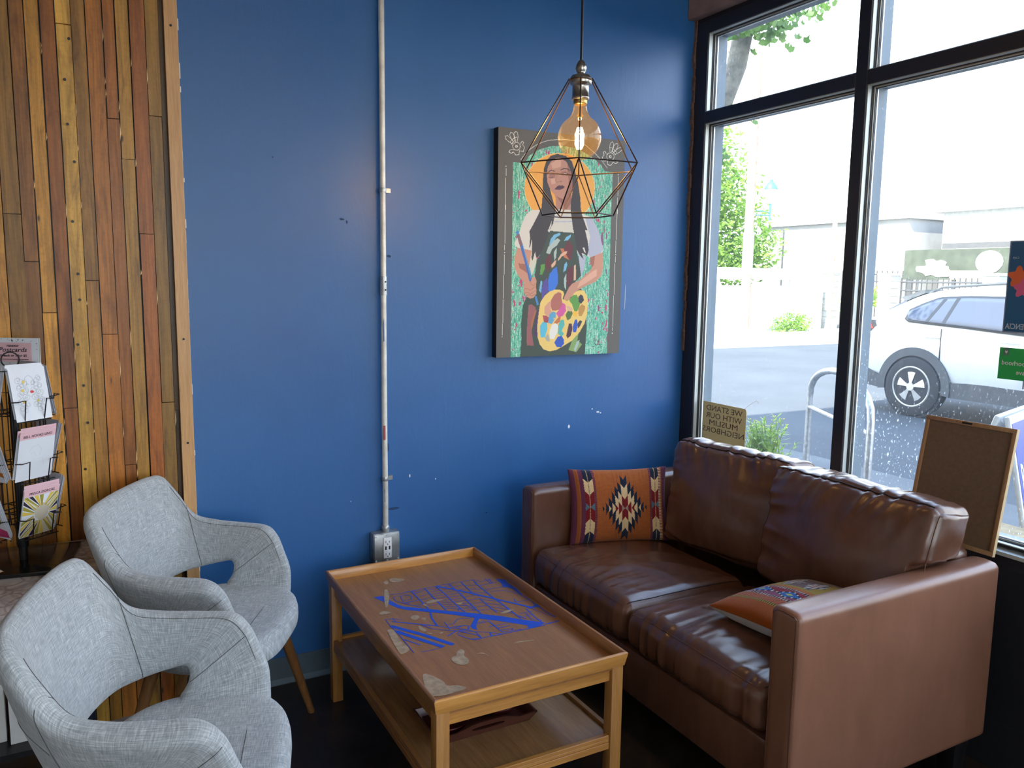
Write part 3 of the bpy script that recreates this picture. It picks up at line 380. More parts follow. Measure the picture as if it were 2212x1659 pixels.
for bi, (a, b) in enumerate(bays):
    for (z0, z1) in ((SZ, T0), (T1, HD)):
        e = empty('window_%d' % w, ((.05), (a+b)/2, z0)); e['kind'] = 'structure'; w += 1
        off = Vector((-.05, -(a+b)/2, -z0))
        def ring(x0, x1, t, mat, nm):
            mb = MB(); s = [(a, a-t, z0, z1), (b+t, b, z0, z1)]
            for (p, q, r, u) in s: mb.box((x0, min(p, q), r), (x1, max(p, q), u))
            mb.box((x0, b+t, z1-t), (x1, a-t, z1)); mb.box((x0, b+t, z0), (x1, a-t, z0+t))
            mb.v = [tuple(Vector(v)+off) for v in mb.v]; mb.build(nm, mat, e)
        ring(.006, .026, .003, 'silver', 'frame_channel'); ring(.0262, .033, .006, 'gasket', 'gasket'); ring(.0332, .037, .010, 'silver', 'glazing_stop')
        ring(.0372, .043, .012, 'gasket', 'inner_gasket'); ring(.0462, .052, .012, 'alum', 'glazing_bead'); ring(.0522, .108, .005, 'outframe', 'outer_frame')
        mb = MB().box((.0431, b+.001, z0+.001), (.046, a-.001, z1-.001)); mb.v = [tuple(Vector(v)+off) for v in mb.v]
        mb.build('glass_pane', 'panedust' if bi == 1 and z0 < 1 else 'pane', e)
e = empty('window_%d' % w, (-1.7, YS, .5)); e['kind'] = 'structure'  # unseen front window, added behind the camera to let in more daylight
for x in (-1.2, 0, 1.2): MB().box((x-.03, -.12, 0), (x+.03, -.02, 2.3)).build('mullion', 'frame', e)
MB().box((-1.2, -.072, 0), (1.2, -.068, 2.3)).build('glass_pane', 'pane', e)
# upper facade and outer shell (the building that shades the pavement)
struct(MB().box((XW-.5, YS-.16, CH+.13), (.14, 2.2, 7.2)).box((XW-.5, .16, -.1), (.12, 2.2, CH+.12)).build('wall_facade', plain('facade_grey', (.6, .59, .56, 1), .8)))
# unseen ceiling lights added behind the camera to brighten the room
for i, (x, y) in enumerate([(-1.4, -3.9), (-4.4, -3.4), (-4.2, -5.4), (-1.6, -5.4)]):
    t = empty('fill_ceiling_light', (x, y, CH-.001), 0, 'added unseen ceiling fill light %s' % ['near the window behind the viewer', 'over the left side of the room', 'at the far left rear of the room', 'at the rear by the windows'][i], 'ceiling light')
    MB().lathe([(.17, -.0), (.17, -.03), (.155, -.04)], n=32).build('housing', 'white', t, smooth='auto')
    m = N('warm_fill_diffuser%d' % i); m.set(.5, color=(.9, .85, .75, 1), emit=(1, .87, .7, 1), es=14)
    MB().lathe([(.0, -.055), (.09, -.052), (.15, -.041), (.15, -.04)], n=32).build('diffuser', m.m, t, smooth=True)
# ================================================================ conduit and outlet
t = empty('electrical_conduit', (-1.4698, -.022, .56), 0, 'thin grey metal conduit running up the blue wall', 'conduit')
mb = MB(); pts = [(0, 0, .0), (0, -.002, .12), (-.001, 0, .4), (0, 0, 1.2), (.0, 0, 2.0), (0, 0, CH-.56)]; mb.tube(pts, .0108, 14)
for z, l in ((.72, .09), (.35, .05), (.1, .06)): mb.prism([(-.006, -.0112, z), (-.002, -.0116, z+.004), (-.003, -.0116, z+l), (-.007, -.011, z+l*.8)], (0, .001, 0), 1)
mb.build('pipe', ['conduit', 'blue'], t, smooth='auto')
for z in (.575, .66, 1.21): pass
for z, nm in ((.19, 'strap'), (1.28, 'strap')):
    mb = MB().lathe([(.0125, -.008), (.0135, -.004), (.0135, .004), (.0125, .008)], (0, 0, z), 16).box((.012, .004, z-.008), (.032, .0215, z+.008)); mb.build(nm, 'galv', t, smooth='auto')
MB().lathe([(.0135, -.035), (.0135, .035)], (0, 0, .93), 16).build('coupling', 'galv', t, smooth='auto')
for z in (.915, .945): MB().lathe([(.003, 0), (.003, -.004)], (.003, -.0125, z), 8, axis='y').build('screw', 'black', t)
MB().lathe([(.013, -.02), (.0155, -.012), (.0155, .0), (.013, .004)], (0, 0, .0), 16).build('connector', 'galv', t, smooth='auto')
mb = MB().box((-.010, -.0122, .345), (-.001, -.0105, .40)).build('sticker', flat('red_white_sticker', (.35, .06, .07, 1)), t)
t = empty('outlet_box', (-1.474, 0, .425), 0, 'galvanised metal outlet box low on the blue wall', 'outlet')
MB().box((-.054, -.046, 0), (.054, 0, .116)).build('box', 'galv', t, bevel=.006)
MB().box((-.0515, -.052, .002), (.0515, -.046, .114)).build('cover', 'galv', t, bevel=.003)
MB().box((-.0165, -.0575, .018), (.0165, -.052, .1)).build('receptacle', 'plastic', t, bevel=.0015)
mb = MB()
for cz in (.083, .034): mb.box((-.008, -.0582, cz-.004), (-.0062, -.0574, cz+.005)).box((.006, -.0582, cz-.004), (.0078, -.0574, cz+.004)).lathe([(.0022, 0), (.0022, -.0008)], (0, -.0574, cz-.009), 8, axis='y')
for cx in (-.0075, .0075): mb.box((cx-.003, -.0582, .052), (cx+.003, -.0574, .066))
mb.build('slots', 'black', t)
for x, z in ((-.045, .106), (.045, .106), (-.045, .01), (.045, .01), (0, .108), (0, .008)): MB().lathe([(.004, 0), (.004, -.002)], (x, -.052, z), 10, axis='y').build('screw', 'alum', t)
from mathutils import noise as mno
# ================================================================ soft box generator
def softbox(h, r, n=26, bulge=(0, 0, 0), disp=None):
    hx, hy, hz = h; mb = MB()
    def pos(q, d=True):
        p = [q[i]*h[i] for i in range(3)]
        inn = [max(-(h[i]-r), min(h[i]-r, p[i])) for i in range(3)]
        v = Vector([p[i]-inn[i] for i in range(3)]); v.normalize()
        P = Vector(inn)+v*r
        for i in range(3):
            j, k = (i+1) % 3, (i+2) % 3
            P[i] += q[i]*abs(q[i])*bulge[i]*(1-q[j]**2)*(1-q[k]**2)
        if disp and d: P = P+disp(Vector(q), v)
        return P
    for ax in range(3):
        j, k = (ax+1) % 3, (ax+2) % 3
        nj = max(6, int(n*h[j]/max(h))); nk = max(6, int(n*h[k]/max(h)))
        def g(i, m, hh):   # denser near edges
            t = -1+2*i/m; return t
        for sgn in (-1, 1):
            vs = []; fs = []
            for a in range(nj+1):
                for b in range(nk+1):
                    q = [0, 0, 0]; q[ax] = sgn; q[j] = math.sin(g(a, nj, 0)*PI/2)*.35+g(a, nj, 0)*.65; q[k] = math.sin(g(b, nk, 0)*PI/2)*.35+g(b, nk, 0)*.65
                    vs.append(pos(q))
            for a in range(nj):
                for b in range(nk):
                    f = [a*(nk+1)+b, (a+1)*(nk+1)+b, (a+1)*(nk+1)+b+1, a*(nk+1)+b+1]; fs.append(f if sgn > 0 else f[::-1])
            mb.add(vs, fs)
    return mb, pos
def place(mb_or_pts, mtx):
    if isinstance(mb_or_pts, MB): mb_or_pts.v = [tuple(mtx @ Vector(v)) for v in mb_or_pts.v]; return mb_or_pts
    return [mtx @ Vector(v) for v in mb_or_pts]
def ridge(x): return (1-abs(x))**2
def folds(y, x, seed, fy=7, fx=1.4): return ridge(mno.noise(Vector((y*fy+seed, x*fx, seed*1.7))))-.55
# ================================================================ loveseat
SO = Vector((-.54, -.89, 0)); t = empty('loveseat', SO, 0, 'brown leather two seat sofa under the window in the corner', 'sofa')
L = lambda x, y, z: (x-SO.x, y-SO.y, z)
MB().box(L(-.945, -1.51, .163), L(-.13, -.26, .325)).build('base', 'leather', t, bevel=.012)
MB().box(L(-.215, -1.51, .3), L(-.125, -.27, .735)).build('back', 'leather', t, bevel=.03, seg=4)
for (y0, y1) in ((-1.597, -1.504), (-.285, -.192)):
    hy = (y1-y0)/2
    def dsp(q, v): return Vector((0, 0, .006*(1-q.y**2)*max(0, q.z)**4))
    mb, ps = softbox((.42, hy, .271), .016, 60, (0, .004, 0), dsp)
    place(mb, Matrix.Translation(L(-.54, (y0+y1)/2, .434)))
    a = mb.build('armrest', 'leatherlit' if y0 < -1 else 'leather', t, smooth=True, merge=True)
    for sy in (-1, 1):
        pts = [(-1.0, sy*.8, z) for z in (-.98, -.5, 0, .5, .93)]+[(-1.0, sy*.7, .955)]
        P = [ps(p)+Vector(L(-.54, (y0+y1)/2, .434))+Vector((-.0004, 0, 0)) for p in pts]
    # outline seam of the front panel
    P = [ps((-1, -.82, z)) for z in (-.97, -.6, -.2, .2, .6, .9, .955)]+[ps((-1, y, .968)) for y in (-.7, -.3, .1, .5)]+[ps((-1, .8, z)) for z in (.94, .6, 0, -.6, -.97)]
    P = [p+Vector(L(-.54, (y0+y1)/2, .434)) for p in P]
    MB().tube(P, .0016, 6).build('seam', 'leather', a)
for sd, (y0, y1) in enumerate(((-.893, -.288), (-1.501, -.893))):
    c = Vector(L(-.685, (y0+y1)/2, .402)); hx, hy, hz = .28, (y1-y0)/2+.002, .072
    def dsp(q, v, sd=sd):
        fr = math.exp(-((q.x+1)/.55)**2)
        w = folds(q.y*1.1, q.x, 3+sd*5, 6.5, .8)*.010*fr*(1-abs(q.y)**6)
        w += mno.noise(Vector((q.x*2.2+sd*3, q.y*2.5, q.z)))*.006
        w += folds(q.x*.7+q.y*.5, q.y, 9+sd, 3, 2)*.005*(1-abs(q.y)**6)
        s = Vector((v.x, v.y*.1, v.z)); s = s*w
        if q.z > .3: s.z -= .012*max(0, q.x)**2
        if sd == 1 and q.z > 0: s.z -= .010*math.exp(-((q.y-1)/.3)**2)
        return s
    mb, ps = softbox((hx, hy, hz), .046, 90, (.014, 0, .024), dsp); place(mb, Matrix.Translation(c))
    o = mb.build('seat_cushion', 'leather', t, smooth=True, merge=True)
    for zz in (.72, -.86):
        P = [ps((-1 if zz < 0 else -.985, y, zz if zz < 0 else .93))+c+Vector((-.0006, 0, .0006)) for y in [(-.93+1.86*i/40) for i in range(41)]]
        MB().tube(P, .0013, 6).build('seam', 'leather' if zz > 0 else 'seam', o)
    for ys in (-.96, .96):
        P = [ps((x, ys, 1))+c+Vector((0, 0, .0008)) for x in [-.93+1.8*i/30 for i in range(31)]]
        MB().tube(P, .0016, 6).build('seam', 'seam', o)
for sd, (cx, cy, rz, hy) in enumerate(((-.315, -.700, .15, .262), (-.335, -1.247, .02, .30))):
    hx, hz = .082, .205
    R_ = Matrix.Rotation(rz, 4, 'Z') @ Matrix.Rotation(.16, 4, 'Y'); T = Matrix.Translation(L(cx, cy, .69)) @ R_; Ti = T.inverted()
    def dsp(q, v, sd=sd, T=T, Ti=Ti):
        top = math.exp(-((q.z-1)/.5)**2); w = folds(q.y*1.2+q.z*.35*(1 if sd else -1), q.z*.8, 2+sd*7, 5.5, 1.0)*.011*top*(1-abs(q.y)**8)
        w += folds(q.z*.9+q.y*q.z*.8, q.y*1.0, 5+sd*3, 3, .8)*.009*math.exp(-((abs(q.y)-1)/.5)**2)
        w += mno.noise(Vector((q.x+sd*4, q.y*2, q.z*2.2)))*.009
        d = v*w
        # soft pointed upper corners, sagging middle of the top edge
        if q.z > 0: d.z += -.022*(1-q.y**2)*q.z**3*(.4 if sd == 0 else .3)-.018*abs(q.y)**10*q.z**4
        d.y += q.y*.012*max(0, q.z)*(1-q.x**2*.3)
        if q.z > 0: d.x += .02*q.z**2*abs(q.y)**4
        return d
    mb, ps = softbox((hx, hy, hz), .03, 90, (.052, .008, .012), dsp); place(mb, T)
    # keep the lower part of the cushion inside the arms
    vv = []
    for p in mb.v:
        y = p[1]+SO.y; z = p[2]; p = list(p)
        k = min(1, max(0, (.735-z)/.02))
        if y < -1.502: p[1] = p[1]*(1-k)+(-1.502-SO.y)*k
        if y > -.288: p[1] = p[1]*(1-k)+(-.288-SO.y)*k
        vv.append(tuple(p))
    mb.v = vv
    o = mb.build('back_cushion', 'leather', t, smooth=True, merge=True)
    e = .965
    def edge(a, b, m=34): return [T @ (ps([a[i]+(b[i]-a[i])*k/m for i in range(3)])) for k in range(m+1)]
    MB().tube([p+Vector((-.001, 0, .001)) for p in edge((-e, -.93, 1), (-e, .93, 1))], .0022, 6).build('seam', 'seam', o)
    s2 = edge((-e, -1, .93), (-e, -1, -.2)); MB().tube([p+Vector((-.0008, -.0004, 0)) for p in s2], .0012, 6).build('seam', 'leather', o)
for x, y in ((-.90, -1.54), (-.19, -1.54), (-.90, -.24), (-.19, -.24)):
    a = Vector(L(x, y, 0)); w0, w1 = .022, .032
    MB().hexa([a+Vector(v) for v in [(-w0, -w0, 0), (w0, -w0, 0), (w0, w0, 0), (-w0, w0, 0), (-w1, -w1, .163), (w1, -w1, .163), (w1, w1, .163), (-w1, w1, .163)]]).build('leg', 'black', t, bevel=.002)
# ================================================================ pillows
def pillow(name, w, h, th, nx, ny, pat, mtx, label, cat, group, backcol, sag=0):
    t = empty(name, mtx.translation, 0, label, cat, group); mb = MB(); T = Matrix.Translation(-mtx.translation) @ mtx; cols = []
    def P(u, v, s):
        cu = (1-u*u); cv = (1-v*v)
        z = s*th/2*(max(0, cu)*max(0, cv))**.42
        z += .004*mno.noise(Vector((u*2.5, v*2.5, s)))*(cu*cv)**.3 + .0035*s*folds(u, v*.4, 4, 9, 1)*abs(v)**3*(cu)**.3*(cv)**.2
        x = w/2*u*(1-.055*cv); y = h/2*v*(1-.06*cu)
        y -= sag*(u*u); return T @ Vector((x, y, z))
    m = N(name+'_woven'); at = m.n('ShaderNodeAttribute', attribute_name='pat'); f = m.noise(m.coord('Object', (1, 1, 1)), 500, 2, .5); m.bump(f, .001, .5)
    c = m.mix(at.outputs['Color'], m.ramp(f, [(.35, (.75, .75, .75, 1)), (.65, (1.12, 1.12, 1.12, 1))]), .8, 'MULTIPLY'); m.set(.9, spec=.15, color=c, sheen=.15)
    parts = []
    for s, nm, mat, kx, ky in ((1, 'front_cover', m.m, nx, ny), (-1, 'back_cover', plain(name+'_back', backcol, .85, var=.06), nx//3, ny//3)):
        vs = []; fs = []
        for a in range(kx+1):
            for b in range(ky+1): vs.append(P(-1+2*a/kx, -1+2*b/ky, s))
        for a in range(kx):
            for b in range(ky):
                f = [a*(ky+1)+b, (a+1)*(ky+1)+b, (a+1)*(ky+1)+b+1, a*(ky+1)+b+1]; fs.append(f if s > 0 else f[::-1])
        mb = MB().add(vs, fs); o = mb.build(nm, mat, t, smooth=True)
        if s > 0:
            ca = o.data.color_attributes.new('pat', 'FLOAT_COLOR', 'CORNER'); arr = np.ones((kx*ky, 4, 4), dtype=np.float32); i = 0
            for a in range(kx):
                for b in range(ky): arr[i, :, :3] = pat((a+.5)/kx, (b+.5)/ky); i += 1
            ca.data.foreach_set('color', arr.ravel())
    return t
OR, NV, CR, MR, PU, TL_, TN = [tuple(c[:3]) for c in (rgb(172, 96, 48, 1), rgb(38, 46, 66, .9), rgb(222, 190, 142, 1.1), rgb(128, 34, 38, 1), rgb(104, 52, 78, 1), rgb(88, 120, 132, 1), rgb(160, 140, 120, 1))]
BR = rgb(150, 84, 44)[:3]
def bandcol(u, v, cu, hw):
    dx = abs(u-cu)/hw; y = v*1025-512   # -512 bottom .. 512 top, crop-like units
    if dx < .1 and int(v*170) % 2: return CR if abs(y) > 320 or abs(y) < 170 else NV
    a = abs(y)
    if a > 335+55*dx: return NV
    if a > 160+60*dx: return CR
    if a < 55*dx and dx > .15: return TL_
    return MR
def pat1(u, v):
    j = (mno.noise(Vector((u*60, v*60, 0))))*.004; u2 = u+j*.3
    if u2 < .045 or u2 > .955: return PU
    if u2 < .075: return BR
    if u2 < .085: return OR
    if u2 < .125: return PU
    if u2 < .215: return bandcol(u2, v, .17, .045)
    if u2 < .24: return tuple(.6*p+.4*o for p, o in zip(PU, OR)) if int(v*80) % 2 else PU
    if u2 > .925: return OR if u2 < .94 else PU
    if u2 > .9: return CR if int(v*95) % 2 else PU
    if u2 > .82: return bandcol(u2, v, .86, .04)
    if u2 > .795: return tuple(.6*p+.4*o for p, o in zip(PU, OR)) if int(v*80) % 2 else PU
    dx = abs(u2-.525)*1380; dy = abs(v-.47)*1030; k = int(dx/46); f = (dx/46) % 1
    T = [(125, 285, 405), (33, 180, 310), (-5, 120, 258), (-99, 20, 175), (-99, -20, 95), (-99, -99, 18), (-99, -99, -25)]
    if k < 7:
        a, b, c = T[k]; s = 68*f
        if k == 0 and dy < 48*f: return TN
        if dy < a+s*.9: return MR
        if dy < b+s*.95: return CR
        if dy < c+s: return NV
        if dy < c+s+60 and f > .9: return BR
    n_ = 1+.12*mno.noise(Vector((u*14, v*40, 2)))
    return tuple(c*n_ for c in OR)
X = Vector((.95, -.31, 0)).normalized(); Y = Vector((.06, .20, .98)); c0 = Vector((-.612, -.385, .483))+Y.normalized()*.143
pillow('throw_pillow', .415, .300, .115, 260, 190, pat1, basis(c0, X, Y), 'orange woven throw pillow with stepped diamond and arrow bands leaning on the far sofa arm', 'pillow', None, (.62, .58, .5, 1))
def pat2(u, v):   # u across stripes from the front edge
    c = lambda *a: rgb(*a)[:3]
    s = u+.004*mno.noise(Vector((u*20, v*20, 5)))
    s = s if s < .13 else .2+(s-.13)*.92
    if s < .13: return c(160, 80, 18)
    if s < .225: return c(70, 72, 30) if int(v*90) % 2 else c(170, 140, 60)
    if s < .29: return c(176, 98, 66) if int((u+v)*60) % 3 else c(150, 76, 56)
    if s < .315: return c(42, 44, 60) if int(v*70) % 2 else c(190, 170, 160)
    if s < .45:
        w = (v*3.2) % 1; d = abs(w-.5)*2+abs(s-.38)/.06
        if d < .28: return c(190, 190, 90)
        if d < .75: return c(48, 104, 176)
        if d < 1.0: return c(30, 46, 40) if int(v*60) % 3 else c(225, 225, 215)
        return c(150, 44, 62) if s > .38 else c(140, 74, 104)
    if s < .475: return c(42, 44, 60) if int(v*70) % 2 else c(190, 170, 170)
    if s < .52: return c(190, 116, 62)
    if s < .55: return c(170, 150, 70)
    if s < .80:
        w = (v*2.1+.2) % 1; z = abs(w-.5)*2; e = abs(s-.67)/.1
        q = abs(z-.5)*2+e*.6
        if q < .45: return c(132, 34, 60) if int(v*80) % 2 else c(222, 214, 200)
        if q < .8: return c(222, 214, 200) if int(v*50) % 2 else c(64, 72, 108)
        return c(128, 104, 104) if z < .7 else c(176, 146, 62)
    if s < .83: return c(170, 150, 70)
    if s < .88: return c(128, 104, 110)
    if s < .90: return c(60, 60, 60) if int(v*80) % 2 else c(190, 160, 100)
    return c(140, 108, 100)
X = Vector((.97, -.04, .02)).normalized(); Y = Vector((.04, -.97, .10)).normalized()
# mtx with z up: y axis chosen so that z points upward
mt = basis((-.61, -1.312, .548), X, -Y)
pillow('throw_pillow', .41, .375, .13, 220, 180, pat2, mt, 'multicoloured striped woven pillow with orange edge lying flat beside the near arm', 'pillow', None, (.62, .6, .54, 1))
# ================================================================ coffee table
TO = Vector((-1.4575, -.6835, 0)); t = empty('coffee_table', TO, 0, 'honey wood coffee table with raised rim and blue map painted on its top', 'table')
hx, hy = .296, .5014; ZT = .4818; ZS = .4475
def rim(a, b, inw, mat):   # mitred rim board from outer corner a to b; inw = inward unit normals at each end (mitre)
    prof = [(0, ZT-.004), (.003, ZT), (.010, ZT-.001), (.015, ZS-.004), (.012, .441), (.007, .441)]
    vs = []
    for p, m_ in ((a, inw[0]), (b, inw[1])):
        for e, z in prof: vs.append((p[0]+m_[0]*e, p[1]+m_[1]*e, z))
    n_ = len(prof); fs = [list(range(n_))[::-1], list(range(n_, 2*n_))]+[[i, (i+1) % n_, (i+1) % n_+n_, i+n_] for i in range(n_)]
    MB().add(vs, fs).build('rim_board', mat, t, bevel=.0008, seg=1)
A, B, C_, D = (-hx, -hy), (hx, -hy), (hx, hy), (-hx, hy)
rim(A, B, ((1, 1), (-1, 1)), 'oak'); rim(B, C_, ((-1, 1), (-1, -1)), 'oaky'); rim(C_, D, ((-1, -1), (1, -1)), 'oak'); rim(D, A, ((1, -1), (1, 1)), 'oaky')
M['mapblue'] = plain('map_blue_paint', (.015, .085, .6, 1), .4, var=.08)
M['wear'] = plain('pale_worn_varnish', (.42, .31, .2, 1), .5, var=.25, scale=60)
mb = MB().box((-hx+.012, -hy+.012, ZS-.014), (hx-.012, hy-.012, ZS))
for i, p in enumerate(MAPD[0]): mb.add([(x/2000, y/2000, ZS+.0005+i*.00002) for x, y in p], [list(range(len(p)))], 1)
for i, (w_, p) in enumerate(MAPD[1]): strip(mb, [(x/2000, y/2000) for x, y in p], max(.0021, w_*.0006), ZS+.0006+(i % 40)*.000004, 1)
for i, p in enumerate(WEAR[:-1]): p = smoothpoly(p); mb.add([(x/2000, y/2000, ZS+.0009+i*.00001) for x, y in p], [list(range(len(p)))], 2)
q = [(x/2000, y/2000) for x, y in smoothpoly(WEAR[-1])]; x0 = -hx+.014; y0 = -hy+.014
mb.add([(max(x0, a), max(y0, b), ZS+.0008) for a, b in q], [list(range(len(q)))], 2)
for k in range(60):
    x, y = random.uniform(-.27, .27), random.uniform(-.46, .4); a = random.uniform(0, PI); l = random.uniform(.004, .03)
    strip(mb, [(x, y), (x+l*math.cos(a), y+l*math.sin(a))], .0006, ZS+.0011, 2)
mb.build('tabletop', ['top', 'mapblue', 'wear'], t)
e = .018
MB().box((-hx+e+.03, -hy+e+.002, .398), (hx-e-.03, -hy+e+.02, .441)).build('apron', 'oak', t, bevel=.001, seg=1)
MB().box((-hx+e+.03, hy-e-.02, .398), (hx-e-.03, hy-e-.002, .441)).build('apron', 'oak', t, bevel=.001, seg=1)
MB().box((-hx+e+.002, -hy+e+.03, .398), (-hx+e+.02, hy-e-.03, .441)).build('apron', 'oaky', t, bevel=.001, seg=1)
MB().box((hx-e-.02, -hy+e+.03, .398), (hx-e-.002, hy-e-.03, .441)).build('apron', 'oaky', t, bevel=.001, seg=1)
for sx in (-1, 1):
    for sy in (-1, 1):
        x, y = sx*(hx-.028), sy*(hy-.028); w0 = .0185
        MB().box((x-w0, y-w0, 0), (x+w0, y+w0, .441)).build('leg', 'oakz', t, bevel=.002)
e = .012
MB().box((-hx+e+.012, -hy+e+.01, .209), (hx-e-.012, hy-e-.01, .226)).build('shelf', 'shelf', t)
for sy in (-1, 1):
    y = sy*(hy-e-.002); y2 = sy*(hy-e-.018); mb = MB()
    for z0, z1, d in ((.194, .214, 0), (.215, .224, .0012), (.2245, .236, .0006)): mb.box((-hx+.048, min(y-sy*d, y2), z0), (hx-.048, max(y-sy*d, y2), z1))
    mb.build('shelf_rail', 'oak', t, bevel=.0012, seg=1)
for sx in (-1, 1):
    x = sx*(hx-e-.002); x2 = sx*(hx-e-.018); mb = MB()
    for z0, z1, d in ((.194, .214, 0), (.215, .224, .0012), (.2245, .236, .0006)): mb.box((min(x-sx*d, x2), -hy+.048, z0), (max(x-sx*d, x2), hy-.048, z1))
    mb.build('shelf_rail', 'oaky', t, bevel=.0012, seg=1)
# tray under the table
TR = Vector((-1.505, -.905, .2262)); t = empty('wooden_tray', TR, .0, 'dark red wooden tray with cut-out handles on the lower shelf of the table', 'tray')
bw, bd, tw, td, hh = .14, .078, .18, .098, .05
MB().box((-bw, -bd, 0), (bw, bd, .006)).build('bottom', 'traywood', t)
for s in (-1, 1):   # long sides with raised middle and handle slot
    def pt(u, z): k = z/hh; return ((bw+(tw-bw)*k)*u, s*(bd+(td-bd)*k), z)
    out = [(-1, 0), (1, 0), (1, .028), (.55, .030), (.4, .040), (.25, .046), (-.25, .046), (-.4, .040), (-.55, .030), (-1, .028)]
    zt = lambda u: .028+.018*max(0, min(1, (.62-abs(u))/.36))
    us = [-1, -.8, -.62, -.5, -.4, -.34, -.3, -.2, -.1, 0, .1, .2, .3, .34, .4, .5, .62, .8, 1]
    def sl(u): h_ = .0065*math.sqrt(max(0, 1-(u/.34)**4)); return (.024-h_, .024+h_)
    mb = MB()
    for o_ in (0, -s*.006):
        vs = []; fs = []
        for u in us:
            a_, b_ = sl(u) if abs(u) <= .34 else (.02, .02)
            for z in (0, a_, b_, zt(u)): p_ = pt(u, z); vs.append((p_[0], p_[1]+o_, p_[2]))
        for i in range(len(us)-1):
            for k in (0, 1, 2):
                if k == 1 and abs(us[i]) <= .34 and abs(us[i+1]) <= .34: continue
                fs.append((i*4+k, (i+1)*4+k, (i+1)*4+k+1, i*4+k+1))
        mb.add(vs, fs)
    n_ = len(us)*4
    for i in range(len(us)-1): mb.f += [[i*4+3, (i+1)*4+3, (i+1)*4+3+n_, i*4+3+n_], [i*4, (i+1)*4, (i+1)*4+n_, i*4+n_]]; mb.mi += [0, 0]
    for i in (0, len(us)-1): mb.f.append([i*4, i*4+3, i*4+3+n_, i*4+n_]); mb.mi.append(0)
    for i in range(len(us)-1):
        if abs(us[i]) <= .34 and abs(us[i+1]) <= .34:
            for k in (1, 2): mb.f.append([i*4+k, (i+1)*4+k, (i+1)*4+k+n_, i*4+k+n_]); mb.mi.append(0)
    mb.build('side_panel', 'traywood', t)
    k = .028/hh; xb, xt = s*bw, s*(bw+(tw-bw)*k); yt = bd+(td-bd)*k; q = s*.006
    MB().hexa([(xb, -bd, 0), (xb-q, -bd, 0), (xb-q, bd, 0), (xb, bd, 0), (xt, -yt, .028), (xt-q, -yt, .028), (xt-q, yt, .028), (xt, yt, .028)]).build('end_panel', 'traywood', t)
M['reddish'] = plain('dark_red_lacquer', (.12, .018, .015, 1), .3, var=.2); M['goldpat'] = plain('tan_patterned_cloth', (.3, .2, .09, 1), .7, var=.5, scale=70); M['greyp'] = plain('grey_paper', (.3, .29, .28, 1), .6)
for i, (x, y, w_, d, r_, mt, m2, z, lb) in enumerate([(-.085, -.02, .07, .042, .35, 'reddish', 'greyp', .0062, 'dark red oval dish with grey inside lying at the left end of the tray'), (.075, .0, .06, .04, -.3, 'reddish', 'goldpat', .0062, 'dark red oval dish with tan speckled inside lying at the right of the tray')]):
    q = empty('oval_dish', TR+Vector((x, y, z)), r_, lb, 'dish', 'oval dishes in the tray')
    def ell(prof):
        mb = MB().lathe(prof, n=28); mb.v = [(a, b*d/w_, c+.010*(a/w_)**2) for a, b, c in mb.v]; return mb
    ell([(w_*.55, 0), (w_*.8, .006), (w_*.98, .017), (w_, .022), (w_*.96, .0222), (w_*.9, .0195)]).build('bowl', mt, q, smooth=True)
    ell([(0, .012), (w_*.5, .013), (w_*.9, .019)]).build('inside', m2, q, smooth=True)
# ================================================================ pendant lamp
PC = Vector((-1.21, -.945, 0)); t = empty('pendant_lamp', PC, 0, 'hanging pendant lamp with dark geometric wire cage and large amber bulb', 'lamp')
MB().tube([(0, 0, 2.118), (0, 0, 2.6), (.0, 0, CH)], .0036, 10).build('cord', 'black', t, smooth='auto')
MB().lathe([(.055, CH-.025), (.055, CH-.002)], n=24).build('ceiling_rose', 'nickel', t, smooth='auto')
MB().lathe([(.004, 2.128), (.008, 2.125), (.013, 2.116), (.0155, 2.107), (.013, 2.097), (.009, 2.092), (.014, 2.090), (.025, 2.086), (.030, 2.079), (.0305, 2.074), (.0305, 2.066), (.0285, 2.062), (.024, 2.060), (.023, 2.055), (.023, 2.030), (.0245, 2.029), (.0245, 2.022), (.021, 2.021)], n=32).build('socket', 'nickel', t, smooth=True)
MB().lathe([(.0185, 2.0215), (.0195, 2.018), (.0185, 2.015), (.0195, 2.012), (.018, 2.008)], n=28).build('bulb_base', 'brass', t, smooth=True)
prof = [(.0175, 2.010), (.0185, 2.0), (.0205, 1.99), (.026, 1.978)]+[(.0615*math.sin(a), 1.918+.0615*math.cos(a)) for a in [math.radians(x) for x in range(32, 181, 8)]]
prof[-1] = (0, prof[-1][1]); gb = MB().lathe(prof, n=44).build('bulb', 'bulb', t, smooth=True)
MB().lathe([(.004, 2.008), (.005, 1.985), (.010, 1.978), (.003, 1.972), (.0022, 1.93)], n=14).build('stem', 'bulb', gb, smooth=True)
mb = MB()
for k in range(6):
    a = k*PI/3+.2; r_ = .0085; mb.tube([(r_*.5*math.cos(a), r_*.5*math.sin(a), 1.945), (r_*math.cos(a), r_*math.sin(a), 1.925), (r_*1.1*math.cos(a+.2), r_*1.1*math.sin(a+.2), 1.90), (r_*.5*math.cos(a), r_*.5*math.sin(a), 1.888)], .0034, 8)
mb.build('filament', 'glow', gb)
a0 = math.radians(-122.9)
top_ = [Vector((.033*math.cos(a0+k*PI/3), .033*math.sin(a0+k*PI/3), 2.0735)) for k in range(6)]
mid = [Vector((.182*math.cos(a0+k*PI/3), .182*math.sin(a0+k*PI/3), 1.8375)) for k in range(6)]
bot = [Vector((.101*math.cos(a0+(k+.5)*PI/3), .101*math.sin(a0+(k+.5)*PI/3), 1.7035)) for k in range(6)]
mb = MB(); r_ = .0019
